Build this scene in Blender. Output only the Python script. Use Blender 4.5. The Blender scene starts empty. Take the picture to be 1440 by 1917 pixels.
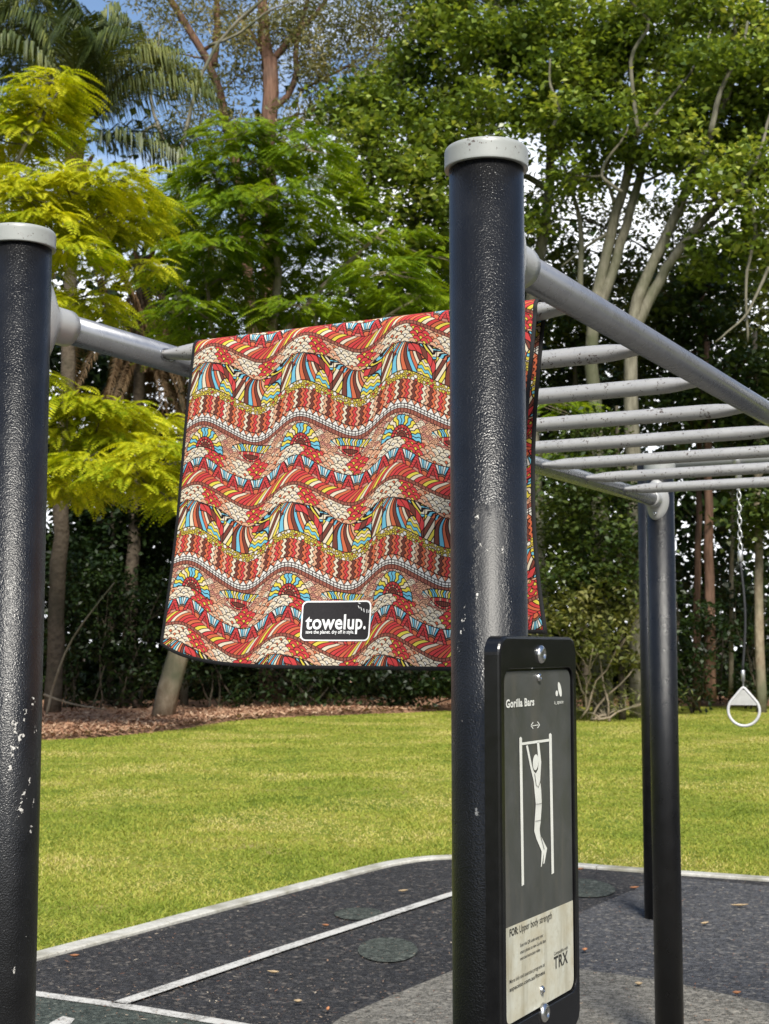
import bpy, math, random
import numpy as np
from mathutils import Vector, Matrix

random.seed(7)
rng = np.random.default_rng(7)
sc = bpy.context.scene
COL = sc.collection
PI = math.pi

# ------------------------------------------------------------------ camera, sky, sun, exposure
FPX, PITCH, EYE = 2721.0, 0.0934, 1.60          # focal length in photo pixels, upward tilt, eye height
cam_d = bpy.data.cameras.new('camera')
cam = bpy.data.objects.new('camera', cam_d)
COL.objects.link(cam)
cam.location = (0, 0, EYE)
cam.rotation_euler = (PI / 2 + PITCH, 0, 0)
cam_d.sensor_fit = 'VERTICAL'
cam_d.sensor_height = 36.0
cam_d.lens = 36.0 * FPX / 1917.0
cam_d.clip_start = 0.05
cam_d.clip_end = 3000
cam_d.dof.use_dof = True
cam_d.dof.focus_distance = 2.35
cam_d.dof.aperture_fstop = 18.0
sc.camera = cam

SUN_EL, SUN_AZ = math.radians(46), math.radians(172)    # azimuth clockwise from +Y (view direction)
world = bpy.data.worlds.new('World')
sc.world = world
world.use_nodes = True
wn, wl = world.node_tree.nodes, world.node_tree.links
wn.clear()
w_out = wn.new('ShaderNodeOutputWorld')
w_bg = wn.new('ShaderNodeBackground')
w_sky = wn.new('ShaderNodeTexSky')
w_sky.sky_type = 'NISHITA'
w_sky.sun_disc = False
w_sky.sun_elevation = SUN_EL
w_sky.sun_rotation = SUN_AZ
w_sky.air_density = 1.0
w_sky.dust_density = 0.6
w_sky.ozone_density = 2.0
w_tc = wn.new('ShaderNodeTexCoord')
w_map = wn.new('ShaderNodeMapping')
w_map.inputs['Scale'].default_value = (1.0, 1.0, 2.2)
w_map.inputs['Location'].default_value = (0.35, 0.1, 0.2)
w_noise = wn.new('ShaderNodeTexNoise')
w_noise.inputs['Scale'].default_value = 2.6
w_noise.inputs['Detail'].default_value = 7
w_noise.inputs['Roughness'].default_value = 0.58
w_sep = wn.new('ShaderNodeSeparateXYZ')
w_elev = wn.new('ShaderNodeMapRange')            # broken cloud thickens towards the horizon
w_elev.inputs['From Min'].default_value = 0.24
w_elev.inputs['From Max'].default_value = 0.42
w_elev.inputs['To Min'].default_value = 0.22
w_elev.inputs['To Max'].default_value = -0.07
w_add = wn.new('ShaderNodeMath'); w_add.operation = 'ADD'
w_ramp = wn.new('ShaderNodeMapRange')
w_ramp.inputs['From Min'].default_value = 0.50
w_ramp.inputs['From Max'].default_value = 0.66
w_mix = wn.new('ShaderNodeMix'); w_mix.data_type = 'RGBA'
w_mix.inputs['B'].default_value = (9.5, 9.7, 10.0, 1)
wl.new(w_tc.outputs['Generated'], w_map.inputs['Vector'])
wl.new(w_map.outputs['Vector'], w_noise.inputs['Vector'])
wl.new(w_tc.outputs['Generated'], w_sep.inputs[0])
wl.new(w_sep.outputs['Z'], w_elev.inputs['Value'])
wl.new(w_noise.outputs['Fac'], w_add.inputs[0])
wl.new(w_elev.outputs['Result'], w_add.inputs[1])
wl.new(w_add.outputs[0], w_ramp.inputs['Value'])
wl.new(w_ramp.outputs['Result'], w_mix.inputs['Factor'])
wl.new(w_sky.outputs[0], w_mix.inputs['A'])
wl.new(w_mix.outputs['Result'], w_bg.inputs['Color'])
w_bg.inputs['Strength'].default_value = 0.11
wl.new(w_bg.outputs[0], w_out.inputs[0])

sun_d = bpy.data.lights.new('sun', 'SUN')
sun_d.energy = 4.3
sun_d.angle = math.radians(14)                   # sun behind thin cloud: no crisp shadows in the photograph
sun_d.color = (1.0, 0.95, 0.85)
sun = bpy.data.objects.new('sun', sun_d)
COL.objects.link(sun)
s_dir = Vector((math.sin(SUN_AZ) * math.cos(SUN_EL), math.cos(SUN_AZ) * math.cos(SUN_EL), math.sin(SUN_EL)))
sun.rotation_euler = s_dir.to_track_quat('Z', 'Y').to_euler()
sun.location = (0, -5, 20)

sc.view_settings.view_transform = 'Standard'
sc.view_settings.look = 'None'
sc.view_settings.exposure = 0.70
sc.view_settings.gamma = 1.0
sc.view_settings.use_curve_mapping = False
sc.render.engine = 'CYCLES'
sc.cycles.use_denoising = True
sc.cycles.max_bounces = 8
sc.cycles.transparent_max_bounces = 4

# ------------------------------------------------------------------ picture <-> place helpers
CP, SP = math.cos(PITCH), math.sin(PITCH)
CAM = np.array([0, 0, EYE])

def ray(px, py):
    a, b = (px - 720) / FPX, -(py - 958.5) / FPX
    return np.array([a, CP - b * SP, SP + b * CP])

def at(px, py, Y):
    r = ray(px, py)
    return CAM + r * (Y / r[1])

def gnd(px, py, z=0.0):
    r = ray(px, py)
    return CAM + r * ((z - EYE) / r[2])

def proj(P):
    x, y, z = P[0], P[1], P[2] - EYE
    d = y * CP + z * SP
    return 720 + FPX * x / d, 958.5 - FPX * (-y * SP + z * CP) / d

# ------------------------------------------------------------------ object helpers
def mesh_from(name, V, F, smooth=False):
    """V (n,3) array, F list of faces or an (m,k) int array."""
    me = bpy.data.meshes.new(name)
    V = np.asarray(V, dtype=np.float32)
    if isinstance(F, np.ndarray):
        m, k = F.shape
        me.vertices.add(len(V)); me.vertices.foreach_set('co', V.ravel())
        me.loops.add(m * k); me.loops.foreach_set('vertex_index', F.astype(np.int32).ravel())
        me.polygons.add(m)
        me.polygons.foreach_set('loop_start', np.arange(0, m * k, k, dtype=np.int32))
        me.update(calc_edges=True)
    else:
        me.from_pydata(V.tolist(), [], [list(f) for f in F])
        me.update()
    if smooth:
        me.polygons.foreach_set('use_smooth', np.ones(len(me.polygons), dtype=bool))
    return me

def tag(o, label=None, cat=None, group=None, kind=None):
    if label: o['label'] = label
    if cat: o['category'] = cat
    if group: o['group'] = group
    if kind: o['kind'] = kind
    return o

def wloc(o):
    p = np.zeros(3)
    while o is not None:
        p = p + np.array(o.location); o = o.parent
    return p

def empty(name, loc, label, cat, group=None):
    o = bpy.data.objects.new(name, None)
    o.empty_display_size = 0.1
    COL.objects.link(o)
    o.location = tuple(loc)
    return tag(o, label, cat, group)

def part(name, V, F, mat, parent=None, smooth=False, org=None):
    """Mesh object; V in world metres. org puts its origin there."""
    V = np.asarray(V, dtype=float)
    base = wloc(parent) if parent is not None else np.zeros(3)
    org = np.array(org, dtype=float) if org is not None else base
    me = mesh_from(name, V - org, F, smooth)
    for m in (mat if isinstance(mat, (list, tuple)) else [mat]):
        me.materials.append(m)
    o = bpy.data.objects.new(name, me)
    COL.objects.link(o)
    if parent is not None:
        o.parent = parent
    o.location = tuple(org - base)
    return o

class MB:
    """collects geometry for one mesh"""
    def __init__(s): s.V = []; s.F = []; s.n = 0
    def add(s, V, F):
        V = np.asarray(V, dtype=float).reshape(-1, 3)
        s.V.append(V); s.F += [[i + s.n for i in f] for f in F]; s.n += len(V)
        return s
    def verts(s): return np.vstack(s.V)
    def build(s, name, mat, parent=None, smooth=False, org=None):
        return part(name, s.verts(), s.F, mat, parent, smooth, org)

def frames(P):
    P = np.asarray(P, float)
    T = np.gradient(P, axis=0)
    T /= np.linalg.norm(T, axis=1)[:, None] + 1e-12
    ref = np.array([0, 0, 1.0]) if abs(T[0][2]) < 0.9 else np.array([1.0, 0, 0])
    A = np.cross(ref, T[0]); A /= np.linalg.norm(A)
    out = []
    for t in T:
        A = A - t * np.dot(A, t); A /= np.linalg.norm(A) + 1e-12
        out.append((A.copy(), np.cross(t, A)))
    return out

def tube(P, R, seg=12, caps=True, RB=None, closed=False):
    """R radius (scalar or per point) along A; RB along B (defaults to R)."""
    P = np.asarray(P, float); n = len(P)
    R = np.full(n, R, float) if np.isscalar(R) else np.asarray(R, float)
    RB = R if RB is None else (np.full(n, RB, float) if np.isscalar(RB) else np.asarray(RB, float))
    fr = frames(P)
    if closed:
        T = np.roll(P, -1, 0) - np.roll(P, 1, 0); nn = np.zeros(3)
        for i in range(n): nn += np.cross(P[i] - P.mean(0), P[(i + 1) % n] - P.mean(0))
        nn /= np.linalg.norm(nn)
        fr = []
        for t in T:
            t = t / np.linalg.norm(t); fr.append((nn, np.cross(t, nn)))
    th = np.linspace(0, 2 * PI, seg, endpoint=False)
    V = []
    for i in range(n):
        A, B = fr[i]
        V.append(P[i] + np.outer(np.cos(th) * R[i], A) + np.outer(np.sin(th) * RB[i], B))
    V = np.vstack(V); F = []
    for i in range(n if closed else n - 1):
        j = (i + 1) % n
        for k in range(seg):
            k2 = (k + 1) % seg
            F.append([i * seg + k, i * seg + k2, j * seg + k2, j * seg + k])
    if caps and not closed:
        F.append(list(range(seg))[::-1]); F.append([(n - 1) * seg + k for k in range(seg)])
    return V, F

def lathe(profile, c, seg=40, axis=None):
    """profile [(r,z)], around the vertical through c (or a given axis vector)."""
    th = np.linspace(0, 2 * PI, seg, endpoint=False)
    c = np.asarray(c, float)
    if axis is None:
        A, B, Z = np.array([1.0, 0, 0]), np.array([0, 1.0, 0]), np.array([0, 0, 1.0])
    else:
        Z = np.asarray(axis, float); Z /= np.linalg.norm(Z)
        A = np.cross(Z, [0, 0, 1.0] if abs(Z[2]) < .9 else [1.0, 0, 0]); A /= np.linalg.norm(A)
        B = np.cross(Z, A)
    V = []; F = []
    for r, z in profile:
        V.append(c + Z * z + np.outer(np.cos(th) * r, A) + np.outer(np.sin(th) * r, B))
    m = len(profile)
    for i in range(m - 1):
        for k in range(seg):
            k2 = (k + 1) % seg
            F.append([i * seg + k, i * seg + k2, (i + 1) * seg + k2, (i + 1) * seg + k])
    F.append(list(range(seg))[::-1]); F.append([(m - 1) * seg + k for k in range(seg)])
    return np.vstack(V), F

def rrect(hw, hh, r, n=6):
    pts = []
    for cx, cy, a0 in ((hw - r, hh - r, 0), (-hw + r, hh - r, PI / 2), (-hw + r, -hh + r, PI), (hw - r, -hh + r, 1.5 * PI)):
        for i in range(n + 1):
            a = a0 + PI / 2 * i / n
            pts.append((cx + r * math.cos(a), cy + r * math.sin(a)))
    return pts

def add_uv(o, uv):
    me = o.data
    lay = me.uv_layers.new(name='UVMap')
    vi = np.zeros(len(me.loops), dtype=np.int32)
    me.loops.foreach_get('vertex_index', vi)
    lay.data.foreach_set('uv', np.asarray(uv, np.float32)[vi].ravel())

# ------------------------------------------------------------------ materials
def srgb(r, g, b):
    f = lambda c: (c / 255 / 12.92) if c / 255 <= 0.04045 else ((c / 255 + 0.055) / 1.055) ** 2.4
    return (f(r), f(g), f(b), 1)

class NT:
    def __init__(s, name):
        s.m = bpy.data.materials.new(name); s.m.use_nodes = True
        s.n, s.l = s.m.node_tree.nodes, s.m.node_tree.links
        s.n.clear()
        s.out = s.n.new('ShaderNodeOutputMaterial')
        s.b = s.n.new('ShaderNodeBsdfPrincipled')
        s.l.new(s.b.outputs[0], s.out.inputs[0])
    def node(s, t, **kw):
        nd = s.n.new('ShaderNode' + t)
        for k, v in kw.items(): setattr(nd, k, v)
        return nd
    def set(s, inp, v):
        if hasattr(v, 'is_output') or isinstance(v, bpy.types.NodeSocket): s.l.new(v, inp)
        else: inp.default_value = v
    def coord(s, which='Object'):
        return s.node('TexCoord').outputs[which]
    def pos(s):
        return s.node('NewGeometry').outputs['Position']
    def mapping(s, v, scale=(1, 1, 1), loc=(0, 0, 0), rot=(0, 0, 0)):
        m = s.node('Mapping'); s.l.new(v, m.inputs[0])
        m.inputs['Scale'].default_value = scale; m.inputs['Location'].default_value = loc; m.inputs['Rotation'].default_value = rot
        return m.outputs[0]
    def noise(s, v, scale, detail=3, rough=.55, out='Fac'):
        t = s.node('TexNoise'); s.l.new(v, t.inputs['Vector'])
        t.inputs['Scale'].default_value = scale; t.inputs['Detail'].default_value = detail; t.inputs['Roughness'].default_value = rough
        return t.outputs[out]
    def voronoi(s, v, scale, feature='F1', out='Distance', rand=1.0):
        t = s.node('TexVoronoi', feature=feature); s.l.new(v, t.inputs['Vector'])
        t.inputs['Scale'].default_value = scale; t.inputs['Randomness'].default_value = rand
        return t.outputs[out]
    def math(s, op, a, b=0.0, c=None, clamp=False):
        m = s.node('Math', operation=op); m.use_clamp = clamp
        s.set(m.inputs[0], a); s.set(m.inputs[1], b)
        if c is not None: s.set(m.inputs[2], c)
        return m.outputs[0]
    def maprange(s, v, a, b, c=0.0, d=1.0):
        m = s.node('MapRange'); s.set(m.inputs['Value'], v)
        m.inputs['From Min'].default_value = a; m.inputs['From Max'].default_value = b
        m.inputs['To Min'].default_value = c; m.inputs['To Max'].default_value = d
        return m.outputs['Result']
    def mix(s, f, a, b):
        m = s.node('Mix', data_type='RGBA'); s.set(m.inputs['Factor'], f)
        s.set(m.inputs['A'], a); s.set(m.inputs['B'], b)
        return m.outputs['Result']
    def ramp(s, f, stops, interp='LINEAR'):
        r = s.node('ValToRGB'); s.set(r.inputs[0], f); r.color_ramp.interpolation = interp
        el = r.color_ramp.elements
        while len(el) < len(stops): el.new(0.5)
        for e, (p, c) in zip(el, stops): e.position = p; e.color = c
        return r.outputs[0]
    def bump(s, h, strength=.5, dist=.01, normal=None):
        b = s.node('Bump'); b.inputs['Strength'].default_value = strength; b.inputs['Distance'].default_value = dist
        s.set(b.inputs['Height'], h)
        if normal is not None: s.l.new(normal, b.inputs['Normal'])
        return b.outputs[0]
    def fin(s, color=None, rough=None, metal=None, normal=None, spec=None):
        if color is not None: s.set(s.b.inputs['Base Color'], color)
        if rough is not None: s.set(s.b.inputs['Roughness'], rough)
        if metal is not None: s.set(s.b.inputs['Metallic'], metal)
        if normal is not None: s.l.new(normal, s.b.inputs['Normal'])
        if spec is not None: s.set(s.b.inputs['Specular IOR Level'], spec)
        return s.m

def mat_simple(name, c, rough=.5, metal=0.0, spec=.5, var=.12, scale=30):
    t = NT(name); n = t.noise(t.coord(), scale, 4)
    dark = tuple(x * (1 - var) for x in c[:3]) + (1,)
    lite = tuple(min(1, x * (1 + var)) for x in c[:3]) + (1,)
    return t.fin(t.mix(t.maprange(n, .3, .7), dark, lite), t.maprange(n, .3, .7, rough * .9, min(1, rough * 1.1)), metal, spec=spec)

def mat_leaf(name, stops, trans=.35, rough=.45, spec=.35, bigscale=.6, wb=.5):
    """leaf colour varies leaf by leaf (per island) and a little by limb"""
    t = NT(name)
    g = t.node('NewGeometry')
    big = t.noise(g.outputs['Position'], bigscale, 3)
    f = t.math('ADD', t.math('MULTIPLY', g.outputs['Random Per Island'], 1 - wb), t.maprange(big, .36, .64, 0, wb))
    c = t.ramp(f, stops)
    t.fin(c, rough, 0.0, spec=spec)
    tr = t.node('BsdfTranslucent')
    mul = t.node('Mix', data_type='RGBA', blend_type='MULTIPLY')
    mul.inputs['Factor'].default_value = 1.0
    t.l.new(c, mul.inputs['A']); mul.inputs['B'].default_value = (1.35, 1.25, .5, 1)
    t.l.new(mul.outputs['Result'], tr.inputs['Color'])
    mx = t.node('MixShader'); mx.inputs[0].default_value = trans
    t.l.new(t.b.outputs[0], mx.inputs[1]); t.l.new(tr.outputs[0], mx.inputs[2])
    t.l.new(mx.outputs[0], t.out.inputs[0])
    return t.m

def mat_bark(name, c1, c2, c3, scale=6.0, stretch=.25):
    t = NT(name)
    v = t.mapping(t.pos(), (1, 1, stretch))
    n = t.noise(v, scale, 6, .65)
    n2 = t.noise(t.pos(), .9, 3)
    c = t.mix(t.maprange(n, .35, .65), c1, c2)
    c = t.mix(t.maprange(n2, .48, .68), c, c3)
    return t.fin(c, .85, normal=t.bump(n, .7, .05), spec=.2)

# the place: bars geometry (metres)
PR = 0.057
TH = 0.492
D3 = np.array([math.sin(TH), math.cos(TH), 0])            # along the rails, away from the camera
N3 = np.array([-math.cos(TH), math.sin(TH), 0])           # from near right post to near left post
E3 = -N3
UP = np.array([0, 0, 1.0])
PC = np.array([0.1555, 2.1624, 0])
WID, LEN = 0.9326, 3.8203
RAIL_Z, POST_TOP = EYE + 0.6049, EYE + 0.7597
T0, STEP = 0.4122, 0.4133
PL = PC + N3 * WID
PFL = PL + D3 * LEN
PFR = PC + D3 * LEN

def on_post(base, px, py, r=PR):
    """where the sight line through a photo point meets a post"""
    d = ray(px, py); o = CAM - base
    a = d[0] ** 2 + d[1] ** 2; b = 2 * (o[0] * d[0] + o[1] * d[1]); c = o[0] ** 2 + o[1] ** 2 - r * r
    q = b * b - 4 * a * c
    t = (-b - math.sqrt(max(q, 0))) / (2 * a)
    return CAM + d * t

def mat_post(name, base, chips, wear):
    """black hammered powder coat with flaked paint (chips) and rubbed smooth places (wear)"""
    t = NT(name); p = t.pos()
    n = t.noise(p, 360, 1, .5)
    n1 = t.noise(p, 640, 1, .5)
    h = t.math('ADD', n, t.math('MULTIPLY', n1, .35))
    col = t.mix(t.maprange(t.noise(p, 14, 4), .35, .7), (.004, .0042, .005, 1), (.008, .0083, .0095, 1))
    wob = t.noise(p, 130, 5, .7)
    mask = None
    for c, r in chips:
        dd = t.node('VectorMath', operation='DISTANCE')
        sq = t.mapping(p, (1, 1, .55)); t.l.new(sq, dd.inputs[0]); dd.inputs[1].default_value = (c[0], c[1], c[2] * .55)
        f = t.math('SUBTRACT', t.math('SUBTRACT', wob, .562), t.maprange(dd.outputs['Value'], r * .3, r, 0, .22))
        f = t.math('GREATER_THAN', f, 0.0)
        mask = f if mask is None else t.math('MAXIMUM', mask, f)
    sm = None
    for c, r in wear:
        dd = t.node('VectorMath', operation='DISTANCE')
        sq = t.mapping(p, (1, 1, .4)); t.l.new(sq, dd.inputs[0]); dd.inputs[1].default_value = (c[0], c[1], c[2] * .4)
        f = t.maprange(t.math('ADD', dd.outputs['Value'], t.maprange(wob, .3, .7, -.006, .006)), r, r * .7)
        sm = f if sm is None else t.math('MAXIMUM', sm, f)
    if sm is not None:
        h = t.math('MULTIPLY', h, t.maprange(sm, 0, 1, 1, .35))
    rough = t.maprange(t.noise(p, 30, 3), .3, .7, .26, .36)
    if sm is not None:
        rough = t.math('MAXIMUM', rough, t.math('MULTIPLY', sm, .46))
    if mask is not None:
        col = t.mix(mask, col, t.mix(t.noise(p, 300, 2), (.22, .21, .19, 1), (.62, .60, .56, 1)))
        rough = t.math('MAXIMUM', rough, t.math('MULTIPLY', mask, .8))
        h = t.math('SUBTRACT', h, t.math('MULTIPLY', mask, .5))
    return t.fin(col, rough, 0.0, t.bump(h, .8, .0013), .48)

def mat_painted(name, c, metal=.35, rough=.38, specks=.0, bmp=.03):
    t = NT(name); p = t.pos()
    n = t.noise(p, 22, 5, .6); n2 = t.noise(p, 160, 4, .7)
    col = t.mix(t.maprange(n, .3, .7), tuple(x * .95 for x in c[:3]) + (1,), tuple(min(1, x * 1.04) for x in c[:3]) + (1,))
    rgh = t.maprange(n, .3, .7, rough * .85, rough * 1.2)
    if specks:
        m = t.math('GREATER_THAN', t.math('ADD', t.math('MULTIPLY', n2, .6), t.math('MULTIPLY', t.noise(p, 34, 4, .7), .4)), .615 - specks)
        col = t.mix(m, col, (.075, .055, .045, 1))
        rub = t.maprange(t.noise(t.mapping(p, (1, 1, 1)), 60, 5, .75), .56, .66)
        col = t.mix(t.math('MULTIPLY', rub, .35), col, (.22, .20, .19, 1))
    return t.fin(col, rgh, metal, t.bump(n2, bmp, .001), .5)

M = {}
M['post_near'] = mat_post('post coat near', PC,
    [(on_post(PC, 893, 966), .007), (on_post(PC, 905, 974), .004), (on_post(PC, 899, 1022), .006), (on_post(PC, 911, 1035), .007),
     (on_post(PC, 939, 1030), .012), (on_post(PC, 979, 1010), .006), (on_post(PC, 868, 1165), .010), (on_post(PC, 878, 1158), .008),
     (on_post(PC, 862, 1190), .008), (on_post(PC, 859, 1212), .010), (on_post(PC, 893, 1120), .009), (on_post(PC, 870, 1135), .007),
     (on_post(PC, 866, 1348), .005), (on_post(PC, 893, 1520), .008), (on_post(PC, 874, 1790), .010), (on_post(PC, 881, 1760), .006)],
    [(on_post(PC, 925, 1010), .022), (on_post(PC, 915, 1075), .024), (on_post(PC, 922, 1140), .026), (on_post(PC, 925, 1180), .024), (on_post(PC, 905, 985), .014)])
M['post_left'] = mat_post('post coat left', PL,
    [(on_post(PL, 39, 989), .005), (on_post(PL, 62, 1312), .012), (on_post(PL, 46, 1336), .012), (on_post(PL, 28, 1357), .016), (on_post(PL, 38, 1378), .018),
     (on_post(PL, 66, 1370), .012), (on_post(PL, 26, 1408), .016), (on_post(PL, 30, 1395), .012), (on_post(PL, 65, 1425), .008), (on_post(PL, 44, 1497), .018),
     (on_post(PL, 40, 1515), .014), (on_post(PL, 60, 1552), .013), (on_post(PL, 62, 1505), .008), (on_post(PL, 25, 1812), .009), (on_post(PL, 20, 1440), .01),
     (on_post(PL, 3, 1342), .012), (on_post(PL, 57, 1460), .01), (on_post(PL, 49, 1750), .006)],
    [(on_post(PL, 55, 1500), .03)])
M['post_far'] = mat_post('post coat far', PFL, [], [])
M['cap'] = mat_painted('grey cap', (.27, .28, .265, 1), 0.0, .36, .008)
M['rail'] = mat_painted('silver grey rail paint', (.26, .265, .28, 1), .7, .27, 0, .012)
M['rung'] = mat_painted('worn light grey rung paint', (.34, .335, .325, 1), .25, .38, .03)
M['flange'] = mat_painted('light grey casting', (.35, .35, .34, 1), .15, .32)
M['steel'] = mat_simple('stainless steel', (.55, .55, .55, 1), .25, 1.0)
M['dark_hole'] = mat_simple('dark socket', (.02, .02, .02, 1), .6)
M['housing'] = mat_simple('black satin housing', (.005, .005, .0055, 1), .24, 0, .4, .2, 60)

# ------------------------------------------------------------------ the ground
KERB_PX = [(-420, 1921), (62, 1793), (200, 1757), (400, 1704), (600, 1651), (720, 1619), (762, 1609), (800, 1602), (850, 1600), (1085, 1622), (1440, 1647), (2200, 1700)]
KERB = np.array([gnd(a, b)[:2] for a, b in KERB_PX])
# continue the kerb line past the frame on both sides
kl = KERB[0] + (KERB[0] - KERB[2]) / np.linalg.norm(KERB[0] - KERB[2]) * 6
kr = KERB[-1] + (KERB[-1] - KERB[-3]) / np.linalg.norm(KERB[-1] - KERB[-3]) * 5
KERB = np.vstack([kl, KERB, kr])
def kerb_y(x): return np.interp(x, KERB[:, 0], KERB[:, 1])

def mat_lawn():
    t = NT('mown lawn'); p = t.pos()
    n1 = t.noise(t.mapping(p, (.8, 1.1, 1)), .5, 5, .65); n2 = t.noise(p, 2.6, 5, .65); n3 = t.noise(t.mapping(p, (1, 1.6, 1)), 45, 4, .7)
    c = t.ramp(t.math('ADD', t.math('MULTIPLY', n1, .5), t.math('MULTIPLY', n2, .5)),
               [(.38, (.11, .165, .02, 1)), (.47, (.21, .26, .035, 1)), (.54, (.30, .31, .05, 1)), (.63, (.40, .34, .12, 1))])
    c = t.mix(t.maprange(n3, .35, .7), t.mix(.35, c, (.05, .07, .01, 1)), c)
    return t.fin(c, .9, normal=t.bump(n3, .8, .04), spec=.15)
M['lawn'] = mat_lawn()
M['soil'] = mat_simple('forest soil', (.055, .038, .025, 1), .95, 0, .1, .4, 2)

def sheet(name, pts, z, mat, parent=None):
    V = [(a, b, z) for a, b in pts]
    o = part(name, V, [list(range(len(V)))], mat, parent)
    return o

G = 900
tag(sheet('ground', [(-G, -G), (G, -G), (G, G), (-G, G)], -.035, M['soil']), kind='structure')
lawn = tag(sheet('lawn', [(-60, -40), (60, -40), (60, 44), (20, 44), (2, 42), (-3, 36), (-60, 34)], -.014, M['lawn']), kind='structure')

def mat_rubber(name, dark, lite, fleck, amt=.56, sheen=.55):
    t = NT(name); p = t.pos()
    g = t.voronoi(p, 230, out='Color'); sep = t.node('SeparateColor'); t.l.new(g, sep.inputs[0])
    g2 = t.voronoi(p, 110, out='Distance')
    big = t.noise(p, 1.1, 5, .6); mid = t.noise(p, 14, 5, .7)
    cg = t.voronoi(t.mapping(p, (.8, 1, 1)), 58, out='Color'); sc_ = t.node('SeparateColor'); t.l.new(cg, sc_.inputs[0])
    c = t.mix(t.maprange(sep.outputs[0], .2, .95), dark, lite)
    c = t.mix(t.maprange(big, .35, .7, 0, .35), c, lite)
    c = t.mix(t.maprange(sc_.outputs[0], .35, 1, 0, .9), c, tuple(x * 1.5 for x in lite[:3]) + (1,))
    c = t.mix(t.maprange(sc_.outputs[2], .6, .9, 0, .75), c, dark)
    c = t.mix(t.math('MULTIPLY', t.math('GREATER_THAN', sc_.outputs[1], .86), t.maprange(mid, .44, .6)), c, fleck)
    c = t.mix(t.math('MULTIPLY', t.math('GREATER_THAN', sep.outputs[1], 1 - (1 - amt) * .6), t.maprange(mid, .3, .7, .25, 1)), c, fleck)
    return t.fin(c, t.maprange(sep.outputs[2], 0, 1, sheen - .12, sheen + .2), normal=t.bump(g2, .9, .006), spec=.25)
M['rubber_black'] = mat_rubber('black crumb rubber', (.008, .008, .009, 1), (.028, .028, .030, 1), (.13, .115, .10, 1), .9, .8)
M['rubber_blue'] = mat_rubber('charcoal crumb rubber', (.020, .021, .024, 1), (.062, .063, .068, 1), (.19, .175, .155, 1), .88, .75)
M['rubber_grey'] = mat_rubber('grey speckled crumb rubber', (.04, .038, .032, 1), (.15, .14, .12, 1), (.27, .25, .21, 1), .6, .85)
M['rubber_green'] = mat_rubber('dark green crumb rubber', (.016, .021, .018, 1), (.050, .060, .052, 1), (.11, .12, .10, 1), .85, .8)
M['rubber_spot'] = mat_rubber('grey green crumb rubber', (.015, .018, .016, 1), (.050, .058, .049, 1), (.13, .14, .12, 1), .85, .85)
t = NT('worn white line paint'); p = t.pos()
wn_ = t.math('ADD', t.math('MULTIPLY', t.noise(p, 70, 5, .75), .6), t.math('MULTIPLY', t.noise(p, 5, 4, .6), .4))
M['paint'] = t.fin(t.mix(t.maprange(wn_, .50, .60), t.mix(t.noise(p, 9, 3), (.40, .39, .36, 1), (.52, .51, .48, 1)), (.12, .115, .105, 1)), .8, spec=.25)

rub_pts = [(float(a), float(b) - .02) for a, b in KERB] + [(14, -9), (-12, -9)]
rub = tag(sheet('rubber_surface', rub_pts, -.005, M['rubber_black']), kind='structure')
def gpx(lst): return [tuple(gnd(a, b)[:2]) for a, b in lst]
# charcoal field on the right, grey field in front, green field at the left
tag(sheet('charcoal_rubber_field', gpx([(850, 1822), (1085, 1708), (1160, 1676), (1245, 1640)]) + [(4.2, 8.9), (9, 9.4), (12, 5), (12, -6), (-2, -6), (.1, 4.5)], -.001, M['rubber_blue']), kind='structure')
gx = gpx([(560, 1960), (640, 1905), (740, 1862), (850, 1817), (960, 1806), (1085, 1815), (1250, 1838), (1440, 1880), (1700, 1960)])
tag(sheet('grey_rubber_field', gx + [(3.5, 2), (3, -4), (-1.5, -4), (-.9, 3.5)], .003, M['rubber_grey']), kind='structure')
tag(sheet('green_rubber_field', gpx([(-300, 1803), (62, 1860), (230, 1882), (480, 1921), (700, 1975)]) + [(-.9, 4.6), (-1.0, 1), (-5, 1)], .003, M['rubber_green']), kind='structure')
def ellipse_patch(px, py, wpx, hpx, name='rubber_spot'):
    c = gnd(px, py); a = gnd(px + wpx / 2, py); b = gnd(px, py - hpx / 2)
    rx, ry = a[0] - c[0], b[1] - c[1]
    pts = [(c[0] + rx * math.cos(u), c[1] + ry * math.sin(u)) for u in np.linspace(0, 2 * PI, 40, endpoint=False)]
    return tag(sheet(name, pts, .003, M['rubber_spot']), kind='structure')
ellipse_patch(726, 1778, 112, 44)
ellipse_patch(672, 1711, 92, 22)
ellipse_patch(1090, 1662, 120, 34)

def ribbon(name, pts, w, z, mat, thick=None):
    P = np.array(pts, float); T = np.gradient(P, axis=0); T /= np.linalg.norm(T, axis=1)[:, None]
    Nn = np.stack([-T[:, 1], T[:, 0]], 1)
    n = len(P)
    if thick is None:
        V = [(p[0], p[1], z) for p in np.vstack([P - Nn * w / 2, P + Nn * w / 2])]
        F = [[i, i + 1, n + i + 1, n + i] for i in range(n - 1)]
    else:
        b = .008
        L = [P - Nn * w / 2, P - Nn * (w / 2), P - Nn * (w / 2 - b), P + Nn * (w / 2 - b), P + Nn * w / 2, P + Nn * w / 2]
        zz = [z - .05, z + thick - b, z + thick, z + thick, z + thick - b, z - .05]
        V = [(p[0], p[1], h) for l, h in zip(L, zz) for p in l]
        F = [[k * n + i, k * n + i + 1, (k + 1) * n + i + 1, (k + 1) * n + i] for k in range(5) for i in range(n - 1)]
        F += [[k * n for k in range(6)], [k * n + n - 1 for k in range(6)][::-1]]
    return part(name, V, F, mat)
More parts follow.
